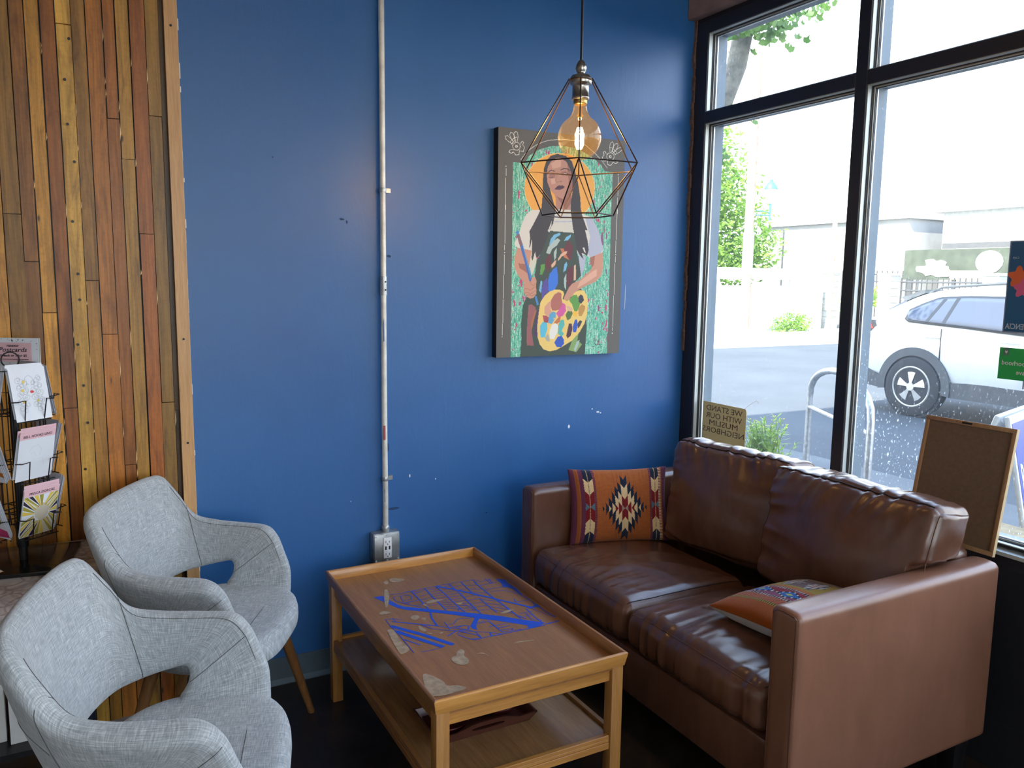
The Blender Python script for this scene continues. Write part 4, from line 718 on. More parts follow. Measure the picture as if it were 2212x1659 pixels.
mb.tube([Vector((.0315*math.cos(k*PI/12), .0315*math.sin(k*PI/12), 2.0735)) for k in range(24)], .0018, 6, closed=True)
for k in range(6):
    mb.tube([top_[k], top_[k]+(top_[k]-Vector((0, 0, 2.0735)))*.12, mid[k]], r_, 7).tube([mid[k], mid[(k+1) % 6]], r_, 7).tube([bot[k], bot[(k+1) % 6]], r_, 7).tube([mid[k], bot[k]], r_, 7).tube([mid[(k+1) % 6], bot[k]], r_, 7)
for p in mid+bot: mb.lathe([(0, -.0028), (.0028, 0), (0, .0028)], p, 8)
mb.build('cage', 'bronze', t, smooth='auto')
ld = bpy.data.lights.new('bulb_light', 'POINT'); ld.energy = 4; ld.color = (1, .62, .3); ld.shadow_soft_size = .015
lo = bpy.data.objects.new('bulb_light', ld); COL.objects.link(lo); lo.location = (0, 0, 1.91); lo.parent = t
# ================================================================ painting
PX0, PX1, PZ0, PZ1 = -1.0014, -.3926, 1.2041, 2.1104
t = empty('painting', ((PX0+PX1)/2, 0, PZ0), 0, 'canvas painting of a woman holding brush and palette on the blue wall', 'painting')
PWd, PH = PX1-PX0, PZ1-PZ0
MB().box((-PWd/2, -.038, 0), (PWd/2, -.001, PH)).build('canvas_sides', flat('canvas_side_black', (.008, .008, .01, 1), .6), t)
nx, ny = 330, 490
uu, vv = np.meshgrid((np.arange(nx)+.5)/nx*1000, (np.arange(ny)+.5)/ny*1000)
img = np.zeros((ny, nx, 3)); CL = lambda *a: np.array(rgb(*a, 1.15)[:3])
img[:] = CL(96, 92, 86)
def pip(poly):
    ins = np.zeros(uu.shape, bool); n = len(poly)
    for i in range(n):
        x1, y1 = poly[i]; x2, y2 = poly[(i+1) % n]
        if y1 == y2: continue
        c = ((y1 > vv) != (y2 > vv)) & (uu < (x2-x1)*(vv-y1)/(y2-y1)+x1); ins ^= c
    return ins
def near(pts, w):   # w in crop px (0.5 mm)
    m_ = np.zeros(uu.shape, bool); ax, ay = PWd, PH
    for (x1, y1), (x2, y2) in zip(pts[:-1], pts[1:]):
        dx, dy = (x2-x1)*ax, (y2-y1)*ay; px, py = (uu-x1)*ax, (vv-y1)*ay; L2 = dx*dx+dy*dy+1e-9
        tt = np.clip((px*dx+py*dy)/L2, 0, 1); d = np.hypot(px-tt*dx, py-tt*dy); m_ |= d < w*.28
    return m_
PC_ = dict(white=(226, 220, 208), halo=(232, 164, 74), halorim=(240, 205, 140), shirt=(212, 204, 192), shirtshade=(176, 176, 190), shirt2=(206, 200, 180), neck=(178, 126, 108), neckshade=(150, 98, 84), collar=(206, 198, 184), hair=(66, 60, 62),
    face=(186, 134, 114), faceshade=(156, 104, 88), facelight=(204, 156, 134), eyeshade=(160, 108, 94), dark=(60, 44, 46), faceshade2=(148, 98, 82), lips=(92, 58, 72), lipshade=(60, 40, 50), apron=(66, 76, 66), litblue=(120, 176, 204), pale=(172, 184, 176),
    maroon=(104, 52, 58), orange=(196, 112, 72), peach=(216, 170, 138), blue=(62, 116, 206), purple=(92, 78, 150), green=(98, 150, 72), pinkd=(150, 92, 92), orange2=(176, 104, 66), purple2=(76, 58, 90), green2=(132, 160, 96), skin=(198, 142, 118),
    skinshade=(162, 104, 86), skinlight=(216, 164, 138), brush=(72, 106, 170), brushtip=(128, 100, 104), brushblue=(70, 130, 186), palette=(230, 194, 112), rosy=(176, 106, 92), pinkl=(212, 152, 128), magenta=(208, 92, 152), black=(62, 60, 70), ochre=(190, 140, 72),
    yellow=(236, 180, 70), darkgreen=(88, 110, 60), red2=(170, 78, 84), cyan2=(96, 158, 190), cyan=(94, 182, 204), teal=(92, 176, 168), greyish=(172, 168, 150), royal=(54, 86, 176), maroon2=(84, 50, 60))
prn = np.random.default_rng(11)
for it in PAINT:
    if it[0] == 'TEX':
        ins = pip(it[1]); s = prn.random((ny, nx))
        def blur(a, k, ax):
            return sum(np.roll(a, q, ax) for q in range(-(k//2), k//2+1))/k
        s1 = blur(s, 13, 0); s1 = (s1-s1.mean())/s1.std(); s2 = blur(prn.random((ny, nx)), 7, 0); s2 = (s2-s2.mean())/s2.std(); s3 = blur(blur(prn.random((ny, nx)), 9, 0), 5, 1); s3 = (s3-s3.mean())/s3.std()
        b = np.zeros_like(img); b[:] = CL(104, 184, 150); b[s3 > .5] = CL(78, 158, 132); b[s1 > .9] = CL(176, 212, 190); b[s1 < -1.3] = CL(70, 142, 130); b[s2 > 1.8] = CL(200, 220, 205); b[s3 < -1.75] = CL(176, 84, 120)
        for k in range(170):
            x, y = prn.random()*900+50, prn.random()*900+40; w_ = prn.random()*6+3; hh_ = w_*(prn.random()*4+1)
            b[(((uu-x)/w_)**2+((vv-y)/hh_*1.5)**2) < 1] = CL(196, 66, 112) if k % 3 else CL(130, 84, 120)
        img[ins] = b[ins]
    elif it[0][0] == '~': img[near(it[2], max(it[1], 3.2))] = CL(*PC_[it[0][1:]])
    else: img[pip(it[1])] = CL(*PC_[it[0]])
xs = np.linspace(-PWd/2, PWd/2, nx+1); zs = np.linspace(0, PH, ny+1)
vv3 = np.zeros(((nx+1)*(ny+1), 3)); gx, gz = np.meshgrid(xs, zs); vv3[:, 0] = gx.ravel(); vv3[:, 1] = -.0402; vv3[:, 2] = gz.ravel()
ii = (np.arange(ny)[:, None]*(nx+1)+np.arange(nx)[None, :]).ravel(); fc = np.stack([ii, ii+1, ii+nx+2, ii+nx+1], 1)
me = bpy.data.meshes.new('painted_canvas'); me.from_pydata(vv3.tolist(), [], fc.tolist())
# give the canvas front a 2 mm body
o = bpy.data.objects.new('painted_canvas', me); COL.objects.link(o); o.parent = t
ca = me.color_attributes.new('paint', 'FLOAT_COLOR', 'CORNER'); arr = np.ones((nx*ny, 4, 4), np.float32); arr[:, :, :3] = img.reshape(-1, 3)[:, None, :]; ca.data.foreach_set('color', arr.ravel())
m = N('artist_paint'); at = m.n('ShaderNodeAttribute', attribute_name='paint'); m.bump(m.noise(m.coord(), 220, 3), .0008, .3); me.materials.append(m.set(.5, spec=.4, color=at.outputs['Color']))
MB().box((-PWd/2, -.040, 0), (PWd/2, -.038, PH)).build('canvas_front', 'black', t)
# ================================================================ cork board leaning on the window, seen from behind
bl = Vector((-.094, -1.262, .708)); bx = Vector((.0, -1, 0)); up = Vector((.068, 0, .386)).normalized()
t = empty('framed_board', bl, 0, 'brown backed framed board standing on the sofa arm against the window', 'board')
BW, BH, BT_ = .292, .392, .013
nrm = Vector((.386, 0, -.068)).normalized()   # towards the window
R3 = Matrix(((bx.x, up.x, nrm.x, 0), (bx.y, up.y, nrm.y, 0), (bx.z, up.z, nrm.z, 0), (0, 0, 0, 1)))
def fb(a, b, nm, mat, bev=0): return place(MB().box(a, b), R3).build(nm, mat, t, bevel=bev)
fb((.012, .012, .004), (BW-.012, BH-.012, .008), 'backing', 'hardboard')
for nm, a, b in (('frame_rail', (0, 0, 0), (BW-.001, .014, BT_)), ('frame_rail', (0, BH-.014, 0), (BW-.001, BH, BT_)), ('frame_stile', (0, .0142, 0), (.012, BH-.0142, BT_)), ('frame_stile', (BW-.0125, .0142, 0), (BW-.0008, BH-.0142, BT_))): fb(a, b, nm, 'framewood', .001)
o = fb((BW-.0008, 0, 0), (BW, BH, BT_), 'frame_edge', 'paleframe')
fb((BW*.42, BH-.010, -.0015), (BW*.53, BH-.004, 0), 'hanger', 'black')
# ================================================================ cream sign in the window
t = empty('window_sign', (.041, -.25, .797), 0, 'cream card sign with mirrored brown capitals taped low in the corner window', 'sign')
# world coordinates relative to the empty
W3 = Matrix.Translation((-.041, .25, -.797))
mb = MB(); yy = [-.113, -.383]; zz = [.742, .976]
pts = [(.0405, -.113, .742), (.0405, -.386, .742), (.0405, -.386, .962), (.0405, -.383, .971), (.0405, -.376, .975), (.0405, -.113, .975)]
m = N('cream_card'); m.set(.7, color=(.62, .55, .36, 1)); tr = m.n('ShaderNodeBsdfTranslucent'); tr.inputs[0].default_value = (.6, .5, .28, 1); mx = m.n('ShaderNodeMixShader'); mx.inputs[0].default_value = .35; m.l(m.b.outputs[0], mx.inputs[1]); m.l(tr.outputs[0], mx.inputs[2]); m.l(mx.outputs[0], m.o.inputs[0])
place(mb.prism(pts, (.0018, 0, 0)), W3).build('card', m.m, t)
M['signbrown'] = flat('sign_brown_ink', (.13, .085, .065, 1))
for s, z, w_ in (('WE STAND', .937, .228), ('WITH OUR', .9035, .228), ('MUSLIM', .871, .18), ('NEIGHBORS', .8375, .262)):
    # letters face the street, so they read mirrored from inside
    text('lettering', s, .036, 'signbrown', W3 @ basis((.0402, -.249, z), (0, 1, 0), (0, 0, 1)), t, .0002, bold=0, width=w_)
MB().tube([(.001, -.125, .178), (.0, -.15, .198), (0, -.19, .222), (0, -.2, .218), (0, -.203, .207)], .0006, 5).build('loose_thread', 'trimwood', t)
# ================================================================ upholstered armchairs
def catmull(P, sub):
    out = []; n = len(P)
    for i in range(n-1):
        p0 = P[max(i-1, 0)]; p1 = P[i]; p2 = P[i+1]; p3 = P[min(i+2, n-1)]
        for k in range(sub):
            t = k/sub; out.append(.5*((2*p1)+(-p0+p2)*t+(2*p0-5*p1+4*p2-p3)*t*t+(-p0+3*p1-3*p2+p3)*t**3))
    out.append(P[-1].copy()); return out
# half profile stations: top edge point, bottom edge point, thickness at the top edge and at the bottom edge
ST = [((-.262, 0, .872), (-.190, 0, .545), .042, .034), ((-.258, .09, .872), (-.185, .08, .545), .042, .034), ((-.248, .178, .870), (-.170, .145, .545), .042, .034), ((-.228, .228, .858), (-.150, .185, .548), .043, .034), ((-.188, .248, .800), (-.120, .210, .552), .046, .034),
      ((-.135, .254, .727), (-.085, .226, .558), .054, .034), ((-.060, .264, .703), (-.045, .232, .566), .064, .034), ((.030, .266, .694), (-.010, .232, .572), .068, .034), ((.105, .260, .687), (.002, .228, .560), .064, .034), ((.144, .250, .655), (.000, .226, .535), .050, .034),
      ((.168, .245, .600), (-.010, .224, .515), .040, .034), ((.188, .238, .543), (-.020, .222, .500), .037, .034), ((.192, .222, .470), (-.028, .216, .470), .030, .030)]
SUB = 6
def shell_sections():
    V3 = lambda p: Vector(p)
    full = [(Vector((a[0], -a[1], a[2])), Vector((b[0], -b[1], b[2])), t, u) for a, b, t, u in ST[:0:-1]]+[(V3(a), V3(b), t, u) for a, b, t, u in ST]
    T = catmull([f[0] for f in full], SUB); B = catmull([f[1] for f in full], SUB)
    th = catmull([Vector((f[2], f[3], 0)) for f in full], SUB); return T, B, th
T_, B_, TH = shell_sections(); NS = len(T_)
def shell_point(i, w, side, ex=0):   # w 0 bottom .. 1 top ; side -1 inner, +1 outer
    a, b = B_[i], T_[i]; d = (b-a); m0, m1 = max(i-1, 0), min(i+1, NS-1)
    tg = ((T_[m1]+B_[m1])-(T_[m0]+B_[m0])).normalized(); nrm = tg.cross(d).normalized()   # outward
    t = TH[i].y+(TH[i].x-TH[i].y)*w**1.3
    if w < .5: prof = math.sqrt(max(0, 1-((.14-w)/.14)**2)) if w < .14 else 1
    else: prof = math.sqrt(max(0, 1-((w-.86)/.14)**2)) if w > .86 else 1
    puff = .006*math.sin(PI*w)
    return a+d*w+nrm*side*(t/2*prof+(puff if side < 0 else puff*.5)+ex)
WS = [0, .01, .03, .06, .1, .15, .22, .32, .44, .56, .68, .78, .85, .9, .94, .97, .99, 1]
loopw = [(w_, -1) for w_ in WS]+[(w_, 1) for w_ in WS[-2:0:-1]]
acc = [0]
for i in range(1, NS): acc.append(acc[-1]+((T_[i]+B_[i])/2-(T_[i-1]+B_[i-1])/2).length)
def shell_part(i0, i1, name, parent, cap=True):
    mb = MB(); m_ = len(loopw); uvs = []
    per = [0]
    for j in range(1, m_+1):
        a, b = shell_point((i0+i1)//2, *loopw[j-1]), shell_point((i0+i1)//2, *loopw[j % m_]); per.append(per[-1]+(a-b).length)
    for i in range(i0, i1+1):
        for j in range(m_): mb.v.append(tuple(shell_point(i, *loopw[j])))
    for i in range(i1-i0):
        for j in range(m_):
            a = i*m_+j; b = i*m_+(j+1) % m_; mb.f.append([a, b, b+m_, a+m_]); mb.mi.append(0)
            u0, u1 = acc[i0+i], acc[i0+i+1]; p0, p1 = per[j], per[j+1]; uvs += [(u0, p0), (u0, p1), (u1, p1), (u1, p0)]
    for i, rev in ((0, False), (i1-i0, True)):
        if (i0+i) in (0, NS-1):
            f = [i*m_+j for j in range(m_)]; mb.f.append(f if rev else f[::-1]); mb.mi.append(0); uvs += [(mb.v[k][0], mb.v[k][1]) for k in f]
    o = mb.build(name, 'linen', parent, smooth=True)
    l = o.data.uv_layers.new(name='UVMap'); k = 0
    for p in o.data.polygons:
        for li in p.loop_indices: l.data[li].uv = uvs[k]; k += 1
    return o
def seat_outline(a):   # polar outline of the seat, a=0 is the front
    c, s = math.cos(a), math.sin(a)
    ax = .205 if c > 0 else .215; ay = .250; e = 3.2 if c > 0 else 2.4
    r = (abs(c/ax)**e+abs(s/ay)**e)**(-1/e); return r*c+.045, r*s
def seat_mesh():
    rings = [(0, 0.477), (0.25, 0.478), (0.5, 0.481), (0.7, 0.486), (0.82, 0.491), (0.9, 0.492), (0.95, 0.488), (0.98, 0.48), (0.997, 0.466), (1.0, 0.45), (0.992, 0.431), (0.97, 0.415), (0.92, 0.405), (0.8, 0.401), (0, 0.399)]
    n = 72; vs = []; fs = []
    for s_, z in rings:
        for j in range(n):
            x, y = seat_outline(2*PI*j/n); zz = z-.018*max(0, (x*s_-.08)/.16)**2*(1 if z > .43 else .3); x2 = .045+(x-.045)*s_
            zz += .006*(abs(y*s_)/.26)**2 if z > .45 else 0
            vs.append((x2, y*s_, zz))
    for i in range(len(rings)-1):
        for j in range(n): a = i*n+j; b = i*n+(j+1) % n; fs.append((a, a+n, b+n, b))
    return MB().add(vs, fs)
def seams(parent):
    def seamline(i, w0, w1, side, r=.0008):
        pts = [shell_point(i, w0+(w1-w0)*k/24, side, .0006) for k in range(25)]
        MB().tube(pts, r, 5).build('seam', 'thread', parent)
    c = (NS-1)//2
    for sg in (-1, 1):
        seamline(c+sg*int(4.6*SUB), .02, .97, -1); seamline(c+sg*int(4.6*SUB), .02, .97, 1)
        seamline(c+sg*int(9.3*SUB), .03, .97, -1); seamline(c+sg*int(9.3*SUB), .03, .9, 1)
        # welt along the outer top edge of each arm
        MB().tube([shell_point(c+sg*k, .90, 1, .0005) for k in range(int(3.2*SUB), int(10.5*SUB))], .0008, 5).build('seam', 'thread', parent)
    # horizontal crease on the inner back
    MB().tube([shell_point(c+k, .5, -1, .0004) for k in range(-int(4.4*SUB), int(4.4*SUB)+1)], .0007, 5).build('seam', 'thread', parent)
def make_chair():
    t = empty('armchair', (0, 0, 0)); c = (NS-1)//2; q = int(4.6*SUB)
    b = shell_part(c-q, c+q, 'backrest', t); shell_part(0, c-q, 'armrest', t); shell_part(c+q, NS-1, 'armrest', t)
    seams(b)
    s = seat_mesh().build('seat', 'linen', t, smooth=True, merge=True); setuv(s, lambda v: (v.x, v.y+v.z*.7))
    for sg in (-1, 1): MB().tube([(x, sg*.15, .4845-.018*max(0, (x-.08)/.16)**2) for x in [-.12+.34*k/12 for k in range(13)]], .0011, 5).build('seam', 'thread', s)
    MB().tube([(.15, y, .4798) for y in (-.21, -.1, 0, .1, .21)], .0009, 5).build('seam', 'thread', s)
    for sx, sy in ((1, 1), (1, -1), (-1, 1), (-1, -1)):
        f = (.235, .290) if sx > 0 else (-.215, .195); a = (.165, .160) if sx > 0 else (-.10, .145)
        P0 = Vector((a[0], a[1]*sy, .405)); P1 = Vector((f[0], f[1]*sy, 0))
        MB().tube([P0, P0.lerp(P1, .3), P0.lerp(P1, .7), P1+Vector((0, 0, .001))], .0195, 14, r2=.0115).build('leg', 'legwood', t, smooth='auto')
    return t
A1 = make_chair()
A1.location = (-2.347, -1.123, 0); A1.rotation_euler = (0, 0, math.radians(-15.8))
tag(A1, 'light grey linen tub armchair nearest the viewer, cut off by the frame edge', 'armchair', 'grey tub armchairs')
A2 = copytree(A1); A2.location = (-2.174, -.394, 0); A2.rotation_euler = (0, 0, math.radians(-28.6))
A2['label'] = 'light grey linen tub armchair further back, against the plank and blue walls'
# ================================================================ marble topped side table
t = empty('side_table', (-2.8, -.36, 0), 0, 'marble topped table by the plank wall carrying the postcard rack', 'table')
MB().box((-.5, -.28, .655), (.335, .288, .675)).build('tabletop', 'marble', t, bevel=.002, seg=1)
MB().box((-.47, -.25, .625), (.30, .26, .655)).build('apron', 'black', t)
for x, y in ((.29, .25), (.29, -.24), (-.46, .25), (-.46, -.24)): MB().tube([(x, y, 0), (x, y, .63)], .017, 12).build('leg', plain('navy_metal', (.01, .014, .03, 1), .4), t, smooth='auto')
MB().box((-.46, -.24, .27), (.285, .245, .285)).build('lower_shelf', 'black', t)
for i, (x, y, w_, h_) in enumerate([(-2.66, -.52, .07, .15), (-2.58, -.53, .055, .14), (-2.75, -.5, .09, .16)]):
    b = empty('product_box', (x, y, .285), .06, ['white product box with gold trim line under the marble table', 'narrow white carton standing right of the gold lined box', 'white carton left of the gold lined box under the marble table'][i], 'box', 'white boxes on the lower shelf')
    MB().box((-w_/2, -.03, 0), (w_/2, .03, h_)).build('carton', 'white', b, bevel=.001, seg=1)
    if i == 0: MB().box((-w_/2-.0002, -.0305, h_*.86), (w_/2+.0002, -.0298, h_*.885)).build('gold_line', 'brass', b)
# ================================================================ postcard spinner rack
RC = Vector((-2.657, -.235, .6751)); t = empty('postcard_rack', RC, 0, 'black wire spinner rack holding postcards on the marble table', 'rack')
ra = math.radians(-8.5)
mb = MB().box((-.13, -.13, 0), (.13, .13, .012)); place(mb, Matrix.Rotation(ra, 4, 'Z')).build('base', plain('glossy_black_base', (.01, .01, .012, 1), .15), t, bevel=.002)
MB().tube([(0, 0, .012), (0, 0, .06), (0, 0, .58)], .0115, 16).build('pole', 'black', t, smooth='auto')
MB().lathe([(.0145, .05), (.016, .06), (.016, .12), (.0135, .13)], n=16).build('sleeve', 'black', t, smooth='auto')
FA = [math.radians(a) for a in (-54, 36, 126, 216)]
mb = MB(); wr = .0017
for z in (.14, .17, .30, .45, .575):
    P = []
    for a in FA:
        n_ = Vector((math.cos(a), math.sin(a), 0)); s_ = Vector((-n_.y, n_.x, 0)); P += [n_*.062-s_*.05+Vector((0, 0, z)), n_*.062+s_*.05+Vector((0, 0, z))]
        mb.tube([Vector((0, 0, z)), n_*.062+Vector((0, 0, z))], wr, 6)
    mb.tube(P, wr, 6, closed=True)
for a in FA:
    n_ = Vector((math.cos(a), math.sin(a), 0)); s_ = Vector((-n_.y, n_.x, 0))
    for u in (-.045, -.02, .02, .045): mb.tube([n_*.062+s_*u+Vector((0, 0, .09)), n_*.062+s_*u+Vector((0, 0, .578))], wr, 6)
mb.tube([(0.022*math.cos(k*PI/10), 0.006*math.sin(k*PI/10)*0, .60+.022*math.sin(k*PI/10)) for k in range(20)], .002, 6, closed=True)
mb.build('wire_frame', 'blackwire', t, smooth='auto')
TZ = (.095, .258, .432)
for a in FA:
    n_ = Vector((math.cos(a), math.sin(a), 0)); s_ = Vector((-n_.y, n_.x, 0)); U = lambda o_, s, z: n_*o_+s_*s+Vector((0, 0, z))
    for z in TZ:
        mb = MB(); f0, f1 = .092, .105
        mb.tube([U(.062, -.052, z+.055), U(f1, -.052, z+.06), U(f1, -.030, z+.062), U(f0, -.028, z), U(.062, -.028, z-.002)], wr, 6)
        mb.tube([U(.062, .052, z+.055), U(f1, .052, z+.06), U(f1, .030, z+.062), U(f0, .028, z), U(.062, .028, z-.002)], wr, 6)
        mb.tube([U(f0-.002, -.05, z), U(f0-.002, .05, z)], wr, 6)
        mb.build('pocket', 'blackwire', t, smooth='auto')
def card_art(parent, W_, kind):   # W_: matrix card plane -> parent space, x 0..w, y 0..h, z out
    w_, h_ = .104, .148
    def mm(nm, mat, strokes=[], polys=[]):
        mb = MB()
        for wd, p in strokes: strip(mb, [(x*w_, y*h_) for x, y in p], wd, .0003)
        for i, p in enumerate(polys): mb.add([(x*w_, y*h_, .00032+i*.00001) for x, y in p], [list(range(len(p)))])
        place(mb, W_).build(nm, mat, parent)
    circ = lambda cx, cy, r, n=12, k=.7: [(cx+r*math.cos(2*PI*i/n), cy+r*k*math.sin(2*PI*i/n)) for i in range(n)]
    if kind == 'face':
        st = []; R_ = random.Random(4)
        for sgn in (-1, 1):
            for k in range(26):
                y = .2+.62*k/26; x = .5+sgn*(.2+.1*math.sin(k*1.1)); st.append((.0006, circ(x, y, .05+.03*R_.random(), 10)+[circ(x, y, .06, 10)[0]]))
        st += [(.0008, [(.36, .7), (.42, .82), (.52, .86), (.62, .8), (.66, .68)]), (.001, [(.42, .68), (.46, .7), (.5, .68)]), (.001, [(.55, .66), (.59, .68), (.63, .66)]), (.0006, [(.38, .62), (.42, .5), (.52, .44), (.6, .5)])]
        mm('drawing', 'cardgrey', st); mm('lips', 'cardred', [], [circ(.55, .54, .055, 10, .5)])
        mm('flowers', 'cardyellow', [], [circ(.36, .74, .04), circ(.3, .58, .04), circ(.3, .36, .04), circ(.68, .36, .035)])
    elif kind in ('bell', 'prisca'):
        mm('header_band', 'cardpink', [], [[(0, .87), (1, .87), (1, 1), (0, 1)]])
        text('lettering', 'BELL HOOKS LINO' if kind == 'bell' else 'PRISCA DORCAS', .0105, 'cardink', W_ @ Matrix.Translation((w_*.5, h_*.905, .0005)), parent, .0001, bold=.0002, xscale=.95)
        if kind == 'bell': mm('drawing', 'cardgrey2', [(.0007, [(.3, .6), (.4, .7), (.55, .72), (.65, .62), (.6, .5)]), (.0007, [(.35, .55), (.45, .58), (.5, .5)]), (.0006, [(.55, .42), (.68, .45), (.75, .3)])])
        else:
            ray = [[], [], []]
            for k in range(44):
                a = 2*PI*k/44; b = a+.11; pt = lambda an, r: (min(.99, max(.01, .56+r*math.cos(an))), min(.865, max(.01, .46+r*.75*math.sin(an))))
                ray[k % 3].append([pt(a, .22), pt(a, 1.1), pt(b, 1.1), pt(b, .22)] if True else 0)
            mm('rays', 'cardyellow', [], ray[0]); mm('rays', 'cardink', [], [[p[0], p[1], p[2]] for p in ray[1]][::2]); mm('rays', 'cardolive', [], ray[2])
            mm('figure', 'cardsand', [], [circ(.56, .5, .21, 14, .85), [(.3, .02), (.9, .02), (.8, .3), (.62, .36), (.42, .3)]]); mm('features', 'cardink', [(.0009, [(.48, .52), (.53, .51)]), (.0009, [(.6, .53), (.65, .54)]), (.0018, [(.54, .42), (.59, .42)])])
    elif kind == 'back':
        mm('back_print', 'cardolive', [(.0006, [(.55, .2), (.58, .28), (.6, .18), (.64, .26), (.66, .2)])], [[(.72, .12), (.84, .12), (.84, .32), (.72, .32)]])
    elif kind == 'sun':
        ray = []
        for k in range(14):
            a = PI*k/14-.3; ray.append([(.1, .2), (min(1, .1+1.3*math.cos(a)), min(1, max(0, .2+1.1*math.sin(a)))), (min(1, .1+1.3*math.cos(a+.1)), min(1, max(0, .2+1.1*math.sin(a+.1))))])
        mm('rays', 'cardyellow', [], ray[::2]); mm('rays', 'cardorange', [], ray[1::2])
    elif kind == 'pink': mm('print', 'cardpinkdeep', [], [[(0, .5), (1, .62), (1, .87), (0, .87)], [(0, 0), (1, .05), (1, .2), (0, .3)]]); mm('print', 'cardgreen', [], [circ(.75, .42, .14)])
for nm, c in dict(cardwhite=(226, 230, 238), cardgrey=(150, 158, 165), cardgrey2=(196, 200, 212), cardred=(210, 44, 60), cardyellow=(226, 196, 84), cardpink=(230, 188, 196), cardink=(52, 40, 58), cardolive=(160, 150, 60), cardsand=(206, 196, 176), cardorange=(196, 120, 50), cardpinkdeep=(196, 60, 120), cardgreen=(120, 130, 30), cardback=(196, 200, 210)).items(): M[nm] = flat(nm, rgb(*c), .5)
kinds = {(0, 2): ('face', 'white line-drawn face card with red lips'), (0, 1): ('bell', 'pale card headed BELL HOOKS LINO'), (0, 0): ('prisca', 'yellow sunburst card headed PRISCA DORCAS'), (1, 0): ('back', 'card seen from its plain back'), (1, 1): ('back', 'card seen from its plain back'), (1, 2): ('back', 'card seen from its plain back'),
         (3, 2): ('sun', 'orange and yellow ray card'), (3, 1): ('sun', 'yellow ray card'), (3, 0): ('pink', 'magenta and blue card'), (2, 0): ('back', 'card'), (2, 1): ('back', 'card'), (2, 2): ('back', 'card')}
tier = ['bottom', 'middle', 'top']; facen = ['right front', 'rear right', 'rear left', 'left']
for fi, a in enumerate(FA):
    if fi == 2: continue
    n_ = Vector((math.cos(a), math.sin(a), 0)); s_ = Vector((-n_.y, n_.x, 0))
    for ti, z in enumerate(TZ):
        kind, lb = kinds[(fi, ti)]
        for k in range(4):
            lean = (-.16 if ti == 2 else .29)-.012*k; o0 = .088-.0045*k if lean > 0 else .094-.0045*k
            upv = (n_*math.sin(lean)+Vector((0, 0, 1))*math.cos(lean)); roll = random.uniform(-.02, .02)
            if lean > 0: o0 = .066-.002*k
            X_ = (s_*math.cos(roll)+upv*math.sin(roll)).normalized(); org = RC+n_*o0-s_*.052+Vector((0, 0, z+.0025+k*.004))+s_*random.uniform(-.004, .004)*k
            W_ = basis(org, X_, upv)
            c = empty('postcard', org, 0, '%s, %s, %s pocket, %s side of rack' % (lb, ['front one', 'second', 'third', 'rearmost'][k], tier[ti], facen[fi]), 'postcard', 'postcards in the rack')
            W0 = Matrix.Translation(-org) @ W_
            # gently curved card body
            mb = MB(); ns = 6; w_, h_ = .104, .148; cv = .006 if lean > 0 else .002
            cols_ = [(h_*j/ns, cv*((j/ns)**2)) for j in range(ns+1)]
            for j in range(ns):
                (y0, q0), (y1, q1) = cols_[j], cols_[j+1]
                mb.hexa([(0, y0, -.0006), (w_, y0, -.0006), (w_, y0, 0), (0, y0, 0), (0, y1, -.0006), (w_, y1, -.0006), (w_, y1, 0), (0, y1, 0)])
            place(mb, W0).build('card', 'cardwhite' if fi != 1 else 'cardback', c, merge=True)
            if k == 0:
                if fi == 1:
                    Wb = W0 @ Matrix.Translation((w_, 0, -.0006)) @ Matrix.Rotation(PI, 4, 'Y')
                    Wk = W0
                    card_art(c, W0, 'back')
                else: card_art(c, W0, kind)
            elif fi == 1 and k == 3: card_art(c, W0 @ Matrix.Translation((w_, 0, -.0006)) @ Matrix.Rotation(PI, 4, 'Y'), 'back')
            elif kind in ('bell', 'prisca'):
                mb = MB().add([(0, h_*.87, .0003), (w_, h_*.87, .0003), (w_, h_, .0003), (0, h_, .0003)], [(0, 1, 2, 3)]); place(mb, W0).build('header_band', 'cardpink', c)
# price sign on top of the rack
P1 = Vector((-2.585, -.178, 1.329)); hs = math.radians(-3)
X_ = Vector((math.cos(hs-.45), math.sin(hs-.45), 0)); org = P1-X_*.155+Vector((0, 0, -.082)); W_ = basis((0, 0, 0), X_, (0, .03, 1))
t2 = empty('price_sign', org, 0, 'pink Postcards price sign with leafy border on top of the rack', 'sign')
place(MB().box((0, 0, -.002), (.155, .084, 0)), W_).build('holder', flat('clear_acrylic', (.6, .64, .6, 1), .15), t2)
place(MB().box((.001, .001, 0), (.150, .083, .0008)), W_).build('paper', 'cardwhite', t2)
place(MB().add([(.02, .014, .0010), (.130, .014, .0010), (.130, .070, .0010), (.02, .070, .0010)], [(0, 1, 2, 3)]), W_).build('pink_panel', 'cardpink', t2)
mb = MB(); R_ = random.Random(9)
for k in range(90):
    x, y = R_.uniform(.003, .148), R_.uniform(.003, .081)
    if .018 < x < .132 and .012 < y < .072: continue
    a = R_.uniform(0, PI); l = R_.uniform(.002, .005); dx, dy = l*math.cos(a), l*math.sin(a); px, py = -dy*.35, dx*.35
    if not (.002 < x+dx < .149 and .002 < x-dx < .149 and .002 < y+dy < .082 and .002 < y-dy < .082): continue
    mb.add([(x-dx, y-dy, .0010), (x+px, y+py, .0010), (x+dx, y+dy, .0010), (x-px, y-py, .0010)], [(0, 1, 2, 3)])
place(mb, W_).build('leaf_border', 'cardink', t2)
for s, sz, y, xs_, sh in (('Postcards', .0185, .043, 1.15, .25), ('$2 each or 3 for $5', .0088, .029, 1.2, 0), ('naexo', .012, .058, 1.2, .3)): text('lettering', s, sz, 'cardink', W_ @ Matrix.Translation((.074, y, .0013)), t2, .0001, bold=.0003, xscale=xs_, shear=sh)
